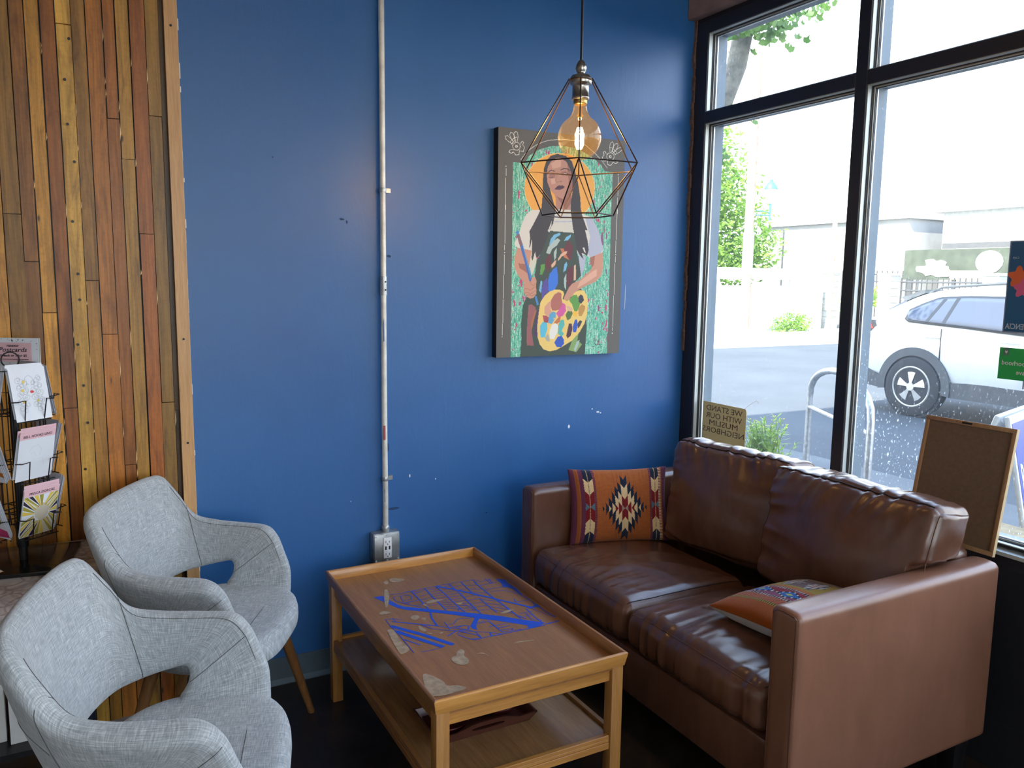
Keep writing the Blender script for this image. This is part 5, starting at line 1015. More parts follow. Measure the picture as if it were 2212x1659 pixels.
place(MB().add([(.03, .020, .0012), (.12, .020, .0012), (.12, .0215, .0012), (.03, .0215, .0012)], [(0, 1, 2, 3)]), W_).build('underline', 'cardink', t2)
# little tag card on the rack base
t2 = empty('small_card', (-2.735, -.33, .6882), .5, 'small white card with gold edge lying on the rack base', 'card')
MB().box((-.03, -.02, 0), (.03, .02, .0015)).build('gold_edge', 'brass', t2, bevel=.0005, seg=1); MB().box((-.027, -.017, .0015), (.027, .017, .0022)).build('card', 'cardwhite', t2)
# ================================================================ outside
m = N('asphalt'); v = m.coord(); f = m.noise(v, .5, 6, .6); f2 = m.noise(v, 40, 3, .6)
c = m.ramp(m.mix(f, f2, .4), [(.35, (.05, .055, .062, 1)), (.65, (.075, .082, .09, 1))]); M['asphalt'] = m.set(.9, spec=.2, color=c)
M['pave'] = plain('concrete_pavement', (.085, .09, .095, 1), .9, var=.15, scale=3)
M['lot'] = plain('pale_lot', (.42, .41, .38, 1), .9, var=.08, scale=1)
g = MB().box((3.2, -40, -.3), (70, 60, -.005)).build('ground', 'asphalt'); struct(g)
struct(MB().box((.14, -40, -.3), (3.2, 60, 0)).build('pavement', 'pave'))
mb = MB().box((5.0, 11.0, -.02), (60, 15.9, .0)); struct(mb.build('lot', 'lot'))
M['soil'] = plain('planter_soil', (.3, .22, .12, 1), .95, var=.3, scale=20); 
struct(MB().box((.16, -3.0, 0), (1.0, 1.0, .50)).build('planter_strip', 'soil'))
def leaf_cloud(blobs, n, size, seed=1, flat_=.5):
    R_ = random.Random(seed); mb = MB(); tot = sum(b[3]**2 for b in blobs)
    for (cx, cy, cz, r) in blobs:
        for k in range(int(n*r*r/tot)):
            u = R_.uniform(-1, 1); a = R_.uniform(0, 2*PI); q = math.sqrt(1-u*u); rr = r*(R_.random()**.33)*(1+.25*math.sin(a*5+u*7))
            p = Vector((cx+rr*q*math.cos(a), cy+rr*q*math.sin(a), cz+rr*u*1.05))
            d = Vector((R_.gauss(0, 1), R_.gauss(0, 1), R_.gauss(0, .6))).normalized(); e = d.cross(Vector((R_.gauss(0, 1), R_.gauss(0, 1), R_.gauss(0, 1)))).normalized()
            s_ = size*R_.uniform(.6, 1.3); mb.add([p-d*s_, p+e*s_*.45, p+d*s_, p-e*s_*.45], [(0, 1, 2, 3)])
    return mb
def leafmat(name, a, b):
    m = N(name); f = m.noise(m.coord(), 3, 3); c = m.ramp(f, [(.35, a), (.65, b)]); m.set(.5, color=c)
    tr = m.n('ShaderNodeBsdfTranslucent'); m.l(c, tr.inputs[0]); mx = m.n('ShaderNodeMixShader'); mx.inputs[0].default_value = .45; m.l(m.b.outputs[0], mx.inputs[1]); m.l(tr.outputs[0], mx.inputs[2]); m.l(mx.outputs[0], m.o.inputs[0]); return m.m
M['leaf'] = leafmat('tree_leaves', (.13, .24, .03, 1), (.26, .42, .07, 1)); M['leaf2'] = leafmat('near_leaves', (.06, .14, .02, 1), (.13, .24, .04, 1)); M['weed'] = leafmat('weed_leaves', (.25, .38, .06, 1), (.45, .6, .14, 1))
M['bark'] = plain('grey_bark', (.12, .11, .085, 1), .9, var=.4, scale=12); M['yel'] = plain('yellow_flowers', (.6, .5, .08, 1), .7)
# far street tree
t = empty('street_tree', (16.2, 18.6, 0), 0, 'bushy green tree beyond the pale lot wall', 'tree')
off = Vector((16.2, 18.2, 0))
bl_ = [(16.6, 18.0, 6.0, 1.0), (16.5, 17.9, 4.9, 1.25), (17.0, 17.6, 4.3, 1.2), (16.0, 18.2, 4.0, 1.4), (17.5, 17.5, 3.0, 1.35), (16.4, 18.0, 2.6, 1.5), (17.3, 17.2, 2.2, 1.0), (18.0, 17.0, 2.6, .8)]
leaf_cloud([(a-off.x, b-off.y, c, r) for a, b, c, r in bl_], 9000, .10, 5).build('crown', 'leaf', t)
MB().tube([(0, 0, 0), (.05, 0, 1.5), (.2, 0, 3.5)], .16, 10, r2=.08).build('trunk', 'bark', t, smooth='auto')
# near leaning tree
t = empty('leaning_tree', (2.2, 2.6, 0), 0, 'grey leaning tree trunk with maple-like leaves close outside the corner window', 'tree')
MB().tube([(-.3, 0, 0), (-.15, 0, 1.5), (.06, 0, 2.4), (.31, 0, 2.98), (.50, 0, 3.4), (.75, .05, 4.4)], .10, 12, r2=.085).build('trunk', 'bark', t, smooth='auto')
def maple(P, d, e, s):
    o = []
    for k in range(10):
        a = PI/2+2*PI*k/10; r = s*((1, .5, .85, .6, .5, .35, .5, .6, .85, .5)[k]); o.append(P+d*r*math.cos(a)+e*r*math.sin(a))
    return o
R_ = random.Random(8); mb = MB()
for (cx, cz, n_, sx_, sz_) in ((.62, 3.68, 110, .3, .12), (1.0, 3.86, 40, .3, .07), (1.35, 3.98, 14, .12, .05), (.36, 2.93, 16, .08, .1), (.3, 3.7, 60, .3, .2), (.2, 2.5, 20, .05, .3), (.9, 4.3, 120, .8, .2)):
    for k in range(n_):
        P = Vector((cx+R_.gauss(0, sx_*.5), R_.gauss(-.15, .12), cz+R_.gauss(0, sz_*.5))); d = Vector((1, R_.gauss(0, .4), R_.gauss(0, .4))).normalized(); e = Vector((R_.gauss(0, .3), R_.gauss(0, .4), 1)); e = (e-d*e.dot(d)).normalized()
        mb.add(maple(P, d, e, R_.uniform(.035, .065)), [list(range(10))])
mb.build('leaves', 'leaf2', t)
# utility pole with lamp
t = empty('utility_pole', (15.556, 15.4, 0), 0, 'tall wooden utility pole at the edge of the pale lot', 'pole')
M['polewood'] = plain('pole_wood', (.36, .26, .18, 1), .9, var=.3, scale=6)
MB().tube([(0, 0, 0), (0, 0, 3), (.02, 0, 8.5)], .15, 14, r2=.13).build('pole', 'polewood', t, smooth='auto')
MB().lathe([(.16, 1.75), (.16, 3.0)], n=14).build('pale_wrap', 'white', t, smooth='auto')
t = empty('street_lamp', (16.06, 15.2, 3.55), 0, 'teal lantern street lamp on a bracket arm from the utility pole', 'lamp')
M['teal'] = plain('teal_metal', (.05, .16, .17, 1), .5)
MB().tube([(-.36, .1, 0), (.12, 0, 0)], .022, 8).tube([(-.36, .1, .13), (.0, 0, .10), (.12, 0, .05)], .016, 8).tube([(.12, 0, -.15), (.12, 0, .35)], .035, 10).build('bracket', 'teal', t)
MB().lathe([(.04, .35), (.13, .42), (.17, .8), (.0, .8)], (.12, 0, 0), 10).build('lantern', plain('frosted_lantern', (.75, .8, .8, 1), .3), t, smooth='auto')
MB().lathe([(.2, .78), (.19, .84), (.1, .98), (.06, 1.0), (.055, 1.06), (.0, 1.08)], (.12, 0, 0), 14).build('cap', 'teal', t, smooth='auto')
# lot wall, guard rail, fence, gate pillars
M['wallwhite'] = plain('white_rendered_wall', (.62, .62, .58, 1), .85)
tag(MB().box((11.8, 15.95, 0), (19.6, 16.15, 1.42)).build('lot_wall', 'wallwhite'), 'long white boundary wall behind the utility pole', 'wall')
t = empty('rail_fence', (15, 16.25, 0), 0, 'white weathered rail running above the lot wall', 'fence')
MB().box((-3.2, -.03, 1.62), (3.9, .03, 1.98)).build('rail', 'wallwhite', t)
for k in range(5): MB().box((-3+k*1.6, .032, 0), (-2.9+k*1.6, .1, 1.9)).build('post', 'wallwhite', t)
M['block'] = plain('grey_block', (.4, .4, .37, 1), .9, var=.2, scale=2)
def pillar(x, y, w_, h, lb):
    t = empty('gate_pillar', (x, y, 0), 0, lb, 'pillar', 'block pillars of the iron fence'); mb = MB(); k = 0
    while k*.2 < h: mb.box((-w_/2, -w_/2, k*.2), (w_/2, w_/2, k*.2+.188)); k += 1
    mb.build('blocks', 'block', t); MB().box((-w_*.43, -w_*.43, 0), (w_*.43, w_*.43, h-.02)).build('core', 'wallwhite', t); MB().box((-w_*.56, -w_*.56, h), (w_*.56, w_*.56, h+.07)).build('cap', 'block', t)
pillar(20.0, 16.0, .42, 1.85, 'grey block pillar at the left end of the iron fence'); pillar(17.5, 11.9, .4, 1.75, 'grey block pillar left of the dark mural panel'); pillar(17.6, 9.0, .4, 1.75, 'grey block pillar behind the roof of the white car')
M['iron'] = plain('dark_iron', (.06, .06, .06, 1), .5)
def ironfence(p0, p1, h, n, lb):
    c = (Vector(p0)+Vector(p1))/2; t = empty('iron_fence', c, 0, lb, 'fence', 'iron bar fences across the street'); d = Vector(p1)-Vector(p0); mb = MB()
    for k in range(n): p = Vector(p0)-c+d*k/(n-1); mb.tube([p, p+Vector((0, 0, h))], .018, 5)
    mb.build('bars', 'iron', t)
    for z in (.15, h-.35, h-.12): MB().tube([Vector(p0)-c+Vector((0, 0, z)), Vector(p1)-c+Vector((0, 0, z))], .025, 6).build('rail', 'iron', t)
ironfence((20.2, 15.7, 0), (21.2, 13.6, 0), 1.95, 16, 'dark iron bar fence behind the spiky plant'); ironfence((17.6, 11.6, 0), (17.6, 9.3, 0), 1.7, 16, 'iron fence left of the car roof below the mural panel'); ironfence((17.6, 8.7, 0), (17.6, 4.5, 0), 1.75, 28, 'iron fence far right behind the car')
# spiky plant
t = empty('spiky_plant', (18.9, 13.6, 0), 0, 'tall spiky palm-like plant in front of the iron fence', 'plant'); R_ = random.Random(3); mb = MB()
for k in range(90):
    a = R_.uniform(0, 2*PI); el = R_.uniform(-.2, 1.4); l = R_.uniform(.6, 1.0); d = Vector((math.cos(a)*math.cos(el), math.sin(a)*math.cos(el), math.sin(el))); s_ = d.cross(Vector((0, 0, 1))).normalized()*.02
    o_ = Vector((0, 0, .9)); mb.add([o_-s_, o_+s_, o_+d*l*.6+s_*1.2, o_+d*l-Vector((0, 0, .12)), o_+d*l*.6-s_*1.2], [(0, 1, 2, 3, 4)])
mb.build('fronds', 'weed', t); MB().tube([(0, 0, 0), (0, 0, .95)], .11, 8).build('stem', 'polewood', t)
t = empty('low_shrub', (17.35, 15.2, 0), 0, 'low green shrub at the foot of the white lot wall', 'plant')
leaf_cloud([(-.5, 0, .12, .3), (0, .0, .18, .4), (.5, 0, .2, .35)], 900, .06, 4).build('leaves', 'leaf', t)
# buildings
M['bwall'] = plain('pale_building', (.5, .5, .48, 1), .85); M['broof'] = plain('pale_roof', (.5, .5, .5, 1), .8); M['bgrey'] = plain('grey_building', (.36, .35, .33, 1), .85, var=.15, scale=1)
t = empty('building', (24.5, 20.2, 0), 0, 'low grey building with a flat roof edge beyond the iron fence', 'building')
MB().box((-2, -5.2, 0), (3, 1.4, 3.75)).build('wall', 'bgrey', t); MB().box((-2.15, -5.3, 3.75), (3, 1.6, 3.95)).build('roof', 'broof', t); MB().tube([(-2.05, .3, 1), (-2.05, .3, 3.6)], .03, 6).build('downpipe', 'iron', t)
t = empty('building', (26, 9.5, 0), 0, 'white gable roofed building blown out by sun behind the mural panel', 'building')
MB().box((-3, -7, 0), (3, 4.6, 3.9)).build('wall', 'bwall', t); MB().prism([(-3.3, -7.2, 3.9), (-3.3, -1.2, 5.5), (-3.3, 4.9, 3.9)], (6.6, 0, 0)).build('roof', 'broof', t)
for y in (-.5, -3.2, -4.8): MB().box((-3.04, y-.5, 1.9), (-3, y+.5, 2.9)).build('window', 'iron', t)
for y, z in ((1.2, 4.35), (-.6, 4.95)): MB().box((-3.5, y-.12, z), (-3.3, y+.12, z+.05)).build('vent', 'iron', t)
t = empty('wooden_post', (17.6, 13.95, 0), 0, 'slim brown wooden post rising in front of the grey building', 'pole')
MB().tube([(0, 0, 0), (0, 0, 3.95)], .07, 10).build('post', 'polewood', t)
# dark mural panel
t = empty('mural_panel', (18.4, 10.6, 1.5), 0, 'dark painted hoarding panel above the car roof', 'panel')
[MB().box((-.03, y-.05, -1.5), (.03, y+.05, .16)).build('post', 'iron', t) for y in (-1.3, 0, 1.3)]
MB().box((-.04, -1.5, .15), (.04, 1.5, .98)).build('board', plain('dark_olive_panel', (.05, .06, .04, 1), .7, var=.3, scale=3), t)
MB().box((-.03, -1.45, .99), (.03, .4, 1.14)).build('top_board', plain('dark_grey_board', (.07, .07, .07, 1), .7), t)
mb = MB().prism([(-.06, -.95+.36*math.cos(a), .62+.3*math.sin(a)) for a in [k*PI/10 for k in range(20)]], (.015, 0, 0)); mb.build('white_disc', 'wallwhite', t)
R_ = random.Random(2); pts = []
for k in range(26): a = 2*PI*k/26; r = R_.uniform(.6, 1.15); pts.append((-.06, .55+.5*r*math.cos(a), .45+.28*r*math.sin(a)))
MB().prism(pts, (.012, 0, 0)).build('white_shape', 'wallwhite', t)
MB().box((-.055, -.9, .16), (-.042, .1, .4)).build('yellow_band', plain('pale_yellow_paint', (.6, .55, .25, 1), .7), t)
# ================================================================ parked car
t = empty('parked_car', (6.9, 1.5, 0), 0, 'white compact SUV parked across the pavement outside', 'car'); CO = Vector((6.9, 1.5, 0))
M['carwhite'] = plain('white_car_paint', (.55, .565, .55, 1), .25, var=.02, coat=.6); M['clad'] = plain('dark_grey_cladding', (.06, .065, .07, 1), .6); M['tyre'] = plain('tyre_rubber', (.03, .03, .032, 1), .85, var=.2, scale=30)
m = N('tinted_car_glass'); M['cglass'] = m.set(.12, 0, .25, color=(.055, .065, .09, 1)); M['rimm'] = plain('alloy_wheel', (.5, .5, .48, 1), .3, .6); M['redl'] = flat('red_tail_light', (.55, .03, .02, 1), .2)
# stations along y: y, z of sill, z of beltline, roof z, half width at belt, half width at roof
stn = [(3.80, .50, .98, 1.00, .80, .78), (3.74, .42, 1.04, 1.08, .86, .76), (3.62, .40, 1.06, 1.16, .89, .74), (3.45, .38, 1.07, 1.24, .905, .72), (3.28, .37, 1.08, 1.33, .915, .70), (3.1, .36, 1.09, 1.42, .92, .67), (2.85, .36, 1.085, 1.47, .92, .655), (2.3, .36, 1.05, 1.50, .92, .645), (1.4, .36, 1.00, 1.50, .92, .64),
       (.7, .36, .98, 1.44, .92, .62), (.2, .36, .97, 1.26, .92, .62), (-.15, .36, .965, 1.04, .91, .66), (-.5, .37, .93, .98, .89, .7), (-.8, .45, .86, .90, .82, .66)]
def sect(s):
    y, zs, zb, zr, wb, wr_ = s; pts = [(0, zs-.02), (wb*.9, zs-.02), (wb*.985, zs+.06), (wb*1.005, zs+(zb-zs)*.45), (wb, zb-.06), (wb*.975, zb)]
    pts += [(wb*.975+(wr_-wb*.975)*k, zb+(zr-zb)*(.94*k)) for k in (.33, .66, 1.0)]+[(wr_*.9, zr-.0), (wr_*.5, zr+.018), (0, zr+.025)]
    return pts
def xside(y, z):   # x of the near body side at (y, z)
    for i in range(len(stn)-1):
        if stn[i][0] >= y >= stn[i+1][0]:
            k = (stn[i][0]-y)/(stn[i][0]-stn[i+1][0]); s = [stn[i][j]+(stn[i+1][j]-stn[i][j])*k for j in range(6)]; break
    else: s = stn[0] if y > 3.8 else stn[-1]
    p = sect(s)
    for i in range(1, len(p)-1):
        if p[i][1] <= z <= p[i+1][1] and p[i+1][1] > p[i][1]: k = (z-p[i][1])/(p[i+1][1]-p[i][1]); return -(p[i][0]+(p[i+1][0]-p[i][0])*k)
    return -p[2][0]
mb = MB(); n_ = len(sect(stn[0])); full = []
for s in stn:
    p = sect(s); ring_ = [(-x, s[0]-CO.y, z) for x, z in p]+[(x, s[0]-CO.y, z) for x, z in p[-2:0:-1]]; full.append(ring_)
mr = len(full[0])
for r_ in full: mb.v += r_
for i in range(len(full)-1):
    for j in range(mr): a = i*mr+j; b = i*mr+(j+1) % mr; mb.f.append([a, b, b+mr, a+mr]); mb.mi.append(0)
mb.f += [list(range(mr)), [(len(full)-1)*mr+j for j in range(mr)][::-1]]; mb.mi += [0, 0]
body = mb.build('body', 'carwhite', t, smooth='auto', merge=True)
sub = body.modifiers.new('s', 'SUBSURF'); sub.levels = 2; sub.render_levels = 2
def sidepoly(pts, off, nm, mat, parent, th=.02, sgn=1):   # panel lying on the near side
    P = [(xside(y, z)-off, y-CO.y, z) for y, z in pts]; mb = MB().prism(P, (th, 0, 0)); return mb.build(nm, mat, parent)
def densify(p, m_=4):
    o_ = []
    for i in range(len(p)):
        a, b = p[i], p[(i+1) % len(p)]
        for k in range(m_): o_.append((a[0]+(b[0]-a[0])*k/m_, a[1]+(b[1]-a[1])*k/m_))
    return o_
win = [(a/1000, b/1000) for a, b in CAR['win']]
wn = [(3.113, 1.14), (3.155, 1.19), (2.988, 1.285), (2.829, 1.355), (2.5, 1.375), (2.078, 1.375), (1.2, 1.36), (.75, 1.30), (.25, 1.02), (.9, 1.0), (1.8, 1.03), (2.039, 1.045), (2.403, 1.07), (2.836, 1.095), (3.074, 1.11)]
M['wintrim'] = flat('window_trim_dark', (.02, .02, .022, 1), .3)
def curved(pts, off, nm, mat, nx_=1):
    # triangulated strip between upper and lower chains so the panel follows the body curvature
    ys = sorted(set([round(3.15-.06*k, 3) for k in range(60)])); mb = MB(); rows = []
    poly = pts
    for y in ys:
        zs_ = []
        for i in range(len(poly)):
            (y1, z1), (y2, z2) = poly[i], poly[(i+1) % len(poly)]
            if (y1 > y) != (y2 > y): zs_.append(z1+(z2-z1)*(y-y1)/(y2-y1))
        if len(zs_) >= 2: rows.append((y, min(zs_), max(zs_)))
    for (y, a, b) in rows:
        for k in range(7): z = a+(b-a)*k/6; mb.v.append((xside(y, z)-off, y-CO.y, z))
    for i in range(len(rows)-1):
        for k in range(6): a = i*7+k; mb.f.append([a, a+1, a+8, a+7]); mb.mi.append(0)
    o_ = mb.build(nm, mat, t, smooth=True); so_ = o_.modifiers.new('s', 'SOLIDIFY'); so_.thickness = .012; so_.offset = 0; return o_
curved([(a+(.02 if a > 2 else -.02)*0, b) for a, b in [(3.17, 1.125), (3.19, 1.205), (3.0, 1.31), (2.84, 1.378), (2.5, 1.40), (2.078, 1.40), (1.2, 1.385), (.70, 1.31), (.2, 1.0), (.9, .98), (1.8, 1.01), (2.039, 1.025), (2.403, 1.05), (2.836, 1.073), (3.09, 1.09)]], .012, 'window_trim', 'wintrim')
curved(wn, .022, 'side_window', 'cglass')
mb = MB()
for a, b in (((2.857, 1.10), (2.76, 1.36)), ((2.655, 1.09), (2.61, 1.375)), ((1.75, 1.04), (1.72, 1.38))): mb.hexa([(xside(a[0], a[1])-.032, a[0]-CO.y-.02, a[1]), (xside(a[0], a[1])-.032, a[0]-CO.y+.02, a[1]), (xside(a[0], a[1])-.015, a[0]-CO.y+.02, a[1]), (xside(a[0], a[1])-.015, a[0]-CO.y-.02, a[1]), (xside(b[0], b[1])-.032, b[0]-CO.y-.02, b[1]), (xside(b[0], b[1])-.032, b[0]-CO.y+.02, b[1]), (xside(b[0], b[1])-.015, b[0]-CO.y+.02, b[1]), (xside(b[0], b[1])-.015, b[0]-CO.y-.02, b[1])])
mb.build('window_pillar', 'wintrim', t)
for wy in (2.96, .27):
    cy = wy-CO.y; x0 = -.915
    # wheel arch cladding: an arch band
    out = [(cy+.455*math.cos(a), .34+.46*math.sin(a)) for a in [math.radians(d) for d in range(-8, 189, 7)]]; inn = [(cy+.36*math.cos(a), .34+.365*math.sin(a)) for a in [math.radians(d) for d in range(188, -9, -7)]]
    MB().prism([(x0-.025, a, b) for a, b in out+inn], (.06, 0, 0)).build('arch_cladding', 'clad', t)
    MB().prism([(x0-.008, cy+.37*math.cos(a), .34+.37*math.sin(a)) for a in [math.radians(d) for d in range(0, 360, 12)]], (.04, 0, 0)).build('wheel_well', 'tyre', t)
    wroot = MB().lathe([(.225, -.10), (.30, -.105), (.335, -.09), (.345, -.06), (.345, .06), (.335, .09), (.25, .1), (.225, .1)], (x0+.06, cy, .345), 48, axis='x').build('wheel', 'tyre', t, smooth='auto')
    mb = MB().lathe([(.225, -.095), (.235, -.1), (.24, -.095), (.235, -.085), (.215, -.08), (.21, -.02), (.0, -.02)], (x0+.06, cy, .345), 48, axis='x')
    mb.build('rim', plain('rim_dark', (.12, .12, .12, 1), .5), wroot, smooth='auto'); mb = MB()
    ringp = [Vector((x0-.036, cy+.228*math.cos(k*PI/24), .345+.228*math.sin(k*PI/24))) for k in range(48)]; mb.tube(ringp, .012, 6, closed=True)
    for k in range(5):
        for da in (-.16, .16):
            a = 2*PI*k/5+.3+da; p0 = Vector((x0-.05, cy+.04*math.cos(a-da*1.5), .345+.04*math.sin(a-da*1.5))); p1 = Vector((x0-.036, cy+.225*math.cos(a), .345+.225*math.sin(a))); s_ = Vector((0, -math.sin(a), math.cos(a)))
            mb.hexa([p0-s_*.014, p0+s_*.014, p0+s_*.014+Vector((.02, 0, 0)), p0-s_*.014+Vector((.02, 0, 0)), p1-s_*.028, p1+s_*.028, p1+s_*.028+Vector((.02, 0, 0)), p1-s_*.028+Vector((.02, 0, 0))])
    mb.lathe([(.045, -.115), (.05, -.09)], (x0+.06, cy, .345), 16, axis='x'); mb.build('spokes', 'rimm', wroot, smooth='auto')
def band(pts, off, nm, mat, th=.03):
    P = [(-.925-off, y-CO.y, z) for y, z in pts]; return MB().prism(P, (th, 0, 0)).build(nm, mat, t)
band([(2.53, .43), (2.35, .45), (2.1, .455), (1.2, .44), (.72, .43), (.72, .27), (2.53, .27)], .0, 'sill_cladding', 'clad')
band([(3.40, .42), (3.62, .50), (3.80, .53), (3.78, .32), (3.42, .28)], -.03, 'bumper_cladding', 'clad', .2)
MB().box((-.8, 3.70-CO.y, .32), (.8, 3.84-CO.y, .56)).build('rear_bumper', 'clad', t, bevel=.03)
P = [(3.81, 1.00), (3.72, 1.085), (3.56, 1.09), (3.50, 1.01), (3.43, .94), (3.58, .95), (3.78, .97)]
band([(a, b) for a, b in P], -.035, 'tail_lamp', 'wintrim', .05); band([(3.80, 1.0), (3.72, 1.07), (3.60, 1.065), (3.56, .985), (3.78, .985)], -.028, 'tail_lamp_lens', 'redl', .03)
for y in (2.77, 1.9): MB().box((-.955, y-.11-CO.y, .925), (-.925, y+.11-CO.y, .95)).build('door_handle', 'carwhite', t, bevel=.008)
for y in (2.66, 1.73): MB().box((-.932, y-.004-CO.y, .47), (-.918, y+.004-CO.y, 1.03)).build('door_gap', 'wintrim', t)
for sx in (-1, 1): MB().tube([(sx*.60, 3.05-CO.y, 1.42), (sx*.60, 2.9-CO.y, 1.49), (sx*.6, 2.2-CO.y, 1.54), (sx*.6, 1.2-CO.y, 1.54), (sx*.6, .75-CO.y, 1.47)], .016, 8).build('roof_rail', 'clad', t)
MB().hexa([(-.62, 3.34-CO.y, 1.32), (.62, 3.34-CO.y, 1.32), (.62, 3.1-CO.y, 1.42), (-.62, 3.1-CO.y, 1.42), (-.60, 3.42-CO.y, 1.365), (.60, 3.42-CO.y, 1.365), (.62, 3.1-CO.y, 1.46), (-.62, 3.1-CO.y, 1.46)]).build('spoiler', 'clad', t)
MB().hexa([(-.66, 3.62-CO.y, 1.13), (.66, 3.62-CO.y, 1.13), (.62, 3.30-CO.y, 1.29), (-.62, 3.30-CO.y, 1.29), (-.66, 3.66-CO.y, 1.15), (.66, 3.66-CO.y, 1.15), (.62, 3.34-CO.y, 1.33), (-.62, 3.34-CO.y, 1.33)]).build('rear_window', 'cglass', t)
# bike rack (inverted U with crossbar)
t = empty('bike_rack', (2.55, 1.25, 0), 0, 'galvanised inverted U bike rack on the pavement', 'bike rack')
a, b = Vector((2.83-2.55, 1.697-1.25, 0)), Vector((2.22-2.55, .64-1.25, 0)); pts = []
pts.append(a)
for k in range(13): an = PI*k/12; c_ = (a+b)/2+(a-b)/2*math.cos(an); pts.append(Vector((c_.x, c_.y, .58+.28*math.sin(an)**.8)))
pts.append(b)
MB().tube(pts, .026, 12).build('hoop', 'galv', t, smooth='auto'); MB().tube([a.lerp(b, .0)+Vector((0, 0, .50)), a.lerp(b, 1)+Vector((0, 0, .50))], .018, 10).build('crossbar', 'galv', t, smooth='auto')
# flowering weed in the planter strip
t = empty('flowering_weed', (.78, .24, .50), 0, 'bushy yellow flowering weed just outside the corner window', 'plant'); R_ = random.Random(6); mb = MB(); fl = MB()
for k in range(120):
    a = R_.uniform(0, 2*PI); r = R_.uniform(.02, .12); h = R_.uniform(.10, .30)*(1-.8*r); b_ = Vector((R_.gauss(0, .05), R_.gauss(0, .05), 0)); tp = Vector((b_.x+r*math.cos(a), b_.y+r*math.sin(a), h))
    mb.tube([b_, b_.lerp(tp, .5)+Vector((0, 0, .03)), tp], .0018, 4)
    for j in range(9):
        p = b_.lerp(tp, R_.uniform(.2, 1)); d = Vector((R_.gauss(0, 1), R_.gauss(0, 1), R_.gauss(.3, .6))).normalized(); e = d.cross(Vector((0, 0, 1))).normalized(); l = R_.uniform(.02, .06); mb.add([p, p+d*l*.5+e*l*.16, p+d*l, p+d*l*.5-e*l*.16], [(0, 1, 2, 3)])
    if k % 4 == 0:
        for j in range(4): an = j*PI/2; fl.add([tp, tp+Vector((.012*math.cos(an), .012*math.sin(an), .006)), tp+Vector((.012*math.cos(an+.8), .012*math.sin(an+.8), .006))], [(0, 1, 2)])
mb.build('leaves', 'weed', t); fl.build('flowers', 'yel', t)
# sandwich board
SB = Vector((1.5, -.9, 0)); t = empty('sandwich_board', SB, 0, 'blue sandwich board sign with white capitals out on the pavement', 'sign')
M['sblue'] = plain('sign_blue', (.008, .028, .26, 1), .4); M['swhite'] = plain('sign_white_plastic', (.62, .63, .63, 1), .4)
fx = Vector((.96, .265, 0)); tp = Vector((1.255, -.777, .92))-SB
for s, bt in ((1, Vector((1.309, -.98, 0))-SB), (-1, Vector((1.18, -.50, 0))-SB)):
    up_ = tp+Vector((0, .02*-s, 0))-bt; H_ = up_.length; Wm = basis(bt, fx, up_)
    p = place(MB().box((0, 0, -.014 if s > 0 else -.014), (.60, H_, .012)), Wm).build('panel', 'swhite', t, bevel=.01)
    if s == 1:
        place(MB().box((.014, .05, .0121), (.57, H_-.035, .014)), Wm).build('blue_face', 'sblue', p)
        text('lettering', 'RES', .19, 'swhite', Wm @ Matrix.Translation((.04, .58, .0143)), p, .0008, align='LEFT', bold=.003, xscale=.5)
    else: place(MB().box((.03, .05, -.016), (.57, H_-.035, -.0141)), Wm).build('blue_face', 'sblue', p)
# posters on the glass
def onglass(y, z, x=.0415): return basis((x, y, z), (0, -1, 0), (0, 0, 1))   # read from inside: x runs to the viewer's right
t = empty('window_poster', (.0415, -1.57, 1.38), 0, 'blue poster with orange flower and mirrored lettering stuck on the right window', 'poster'); I = Matrix.Translation((-.0415, 1.57, -1.38))
M['pblue'] = flat('poster_blue', (.02, .12, .26, 1)); M['pbord'] = flat('poster_border', (.3, .36, .5, 1)); M['por'] = flat('poster_orange', (.8, .16, .05, 1)); M['ppk'] = flat('poster_pink', (.75, .13, .28, 1)); M['pwh'] = flat('poster_lettering', (.5, .6, .7, 1))
W_ = I @ onglass(-1.443, 1.376); fw = lambda a, b, nm, mt: place(MB().box(a, b), W_).build(nm, mt, t)
fw((0, 0, -.001), (.30, .28, 0), 'border', 'pbord'); fw((.004, .004, 0), (.296, .276, .0006), 'sheet', 'pblue')
for nm, mt, c, r_, k_ in (('flower', 'por', (.035, .17), .028, 0), ('flower', 'ppk', (.05, .135), .024, 1), ('flower', 'por', (.10, .15), .04, 2)):
    place(MB().prism([(c[0]+r_*(1+.25*math.sin(5*a))*math.cos(a), c[1]+r_*(1+.25*math.sin(5*a))*math.sin(a), .0006) for a in [q*PI/14 for q in range(28)]], (0, 0, .0003+.0001*k_)), W_).build(nm, mt, t)
text('lettering', 'RESISTENCIA', .024, 'pwh', W_ @ Matrix.Translation((.008, .012, .0008)) @ Matrix.Diagonal((-1, 1, 1, 1)), t, .0001, align='RIGHT', bold=.0004, xscale=.8)
text('lettering', 'CAM', .009, 'pwh', W_ @ Matrix.Translation((.012, .225, .0008)) @ Matrix.Diagonal((-1, 1, 1, 1)), t, .0001, align='RIGHT')
t = empty('window_sticker', (.0415, -1.5, 1.23), 0, 'bright green sticker with mirrored white lettering below the blue poster', 'sticker'); I = Matrix.Translation((-.0415, 1.5, -1.23)); W_ = I @ onglass(-1.441, 1.232)
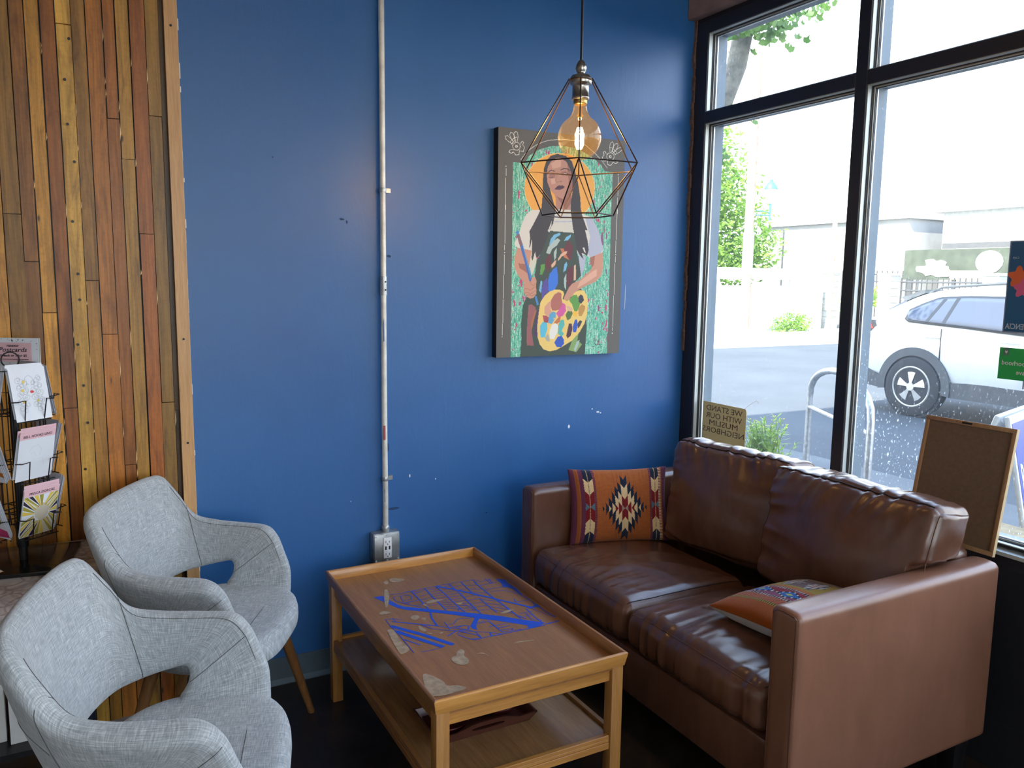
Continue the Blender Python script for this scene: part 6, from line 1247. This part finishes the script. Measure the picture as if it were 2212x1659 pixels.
M['gr'] = flat('sticker_green', (.03, .48, .11, 1)); M['gr2'] = flat('sticker_grey', (.12, .25, .2, 1)); M['stw'] = flat('sticker_white', (.8, .85, .8, 1))
place(MB().box((0, 0, -.001), (.15, .098, 0)), W_).build('sheet', 'gr', t); place(MB().prism([(.012, .098, .0004), (.012, .07, .0004), (.021, .077, .0004), (.030, .07, .0004), (.030, .098, .0004)], (0, 0, .0002)), W_).build('ribbon', 'gr2', t)
place(MB().prism([(.021, .079, .0008), (.0255, .086, .0008), (.0235, .089, .0008), (.021, .087, .0008), (.0185, .089, .0008), (.0165, .086, .0008)], (0, 0, .0002)), W_).build('heart', 'stw', t)
for s, y in (('neighborhood', .045), ('fave', .018)): text('lettering', s, .02, 'stw', W_ @ Matrix.Translation((.009 if y > .03 else .055, y, .0005)) @ Matrix.Diagonal((-1, 1, 1, 1)), t, .0001, align='RIGHT', bold=.0003)
# ================================================================ daylight
w = bpy.data.worlds.new('sky'); sc.world = w; w.use_nodes = True; nt = w.node_tree; bg = nt.nodes['Background']
tc = nt.nodes.new('ShaderNodeTexCoord'); sp = nt.nodes.new('ShaderNodeSeparateXYZ'); nt.links.new(tc.outputs['Generated'], sp.inputs[0])
rp = nt.nodes.new('ShaderNodeValToRGB'); rp.color_ramp.elements[0].position = 0; rp.color_ramp.elements[0].color = (.95, .97, 1, 1); rp.color_ramp.elements[1].position = .8; rp.color_ramp.elements[1].color = (.42, .62, 1, 1)
nt.links.new(sp.outputs['Z'], rp.inputs[0]); nt.links.new(rp.outputs[0], bg.inputs[0]); bg.inputs[1].default_value = 2.8
sd = bpy.data.lights.new('sun', 'SUN'); sd.energy = 10; sd.angle = .01; sd.color = (1, .95, .86)
so = bpy.data.objects.new('sun', sd); COL.objects.link(so); so.location = (-10, -4, 20)
dv = Vector((.66, .16, -.72)); so.rotation_euler = dv.to_track_quat('-Z', 'Y').to_euler()
sc.view_settings.view_transform = 'Standard'; sc.view_settings.look = 'None'; sc.view_settings.exposure = 1.2; sc.view_settings.gamma = 1
sc.view_settings.use_curve_mapping = False
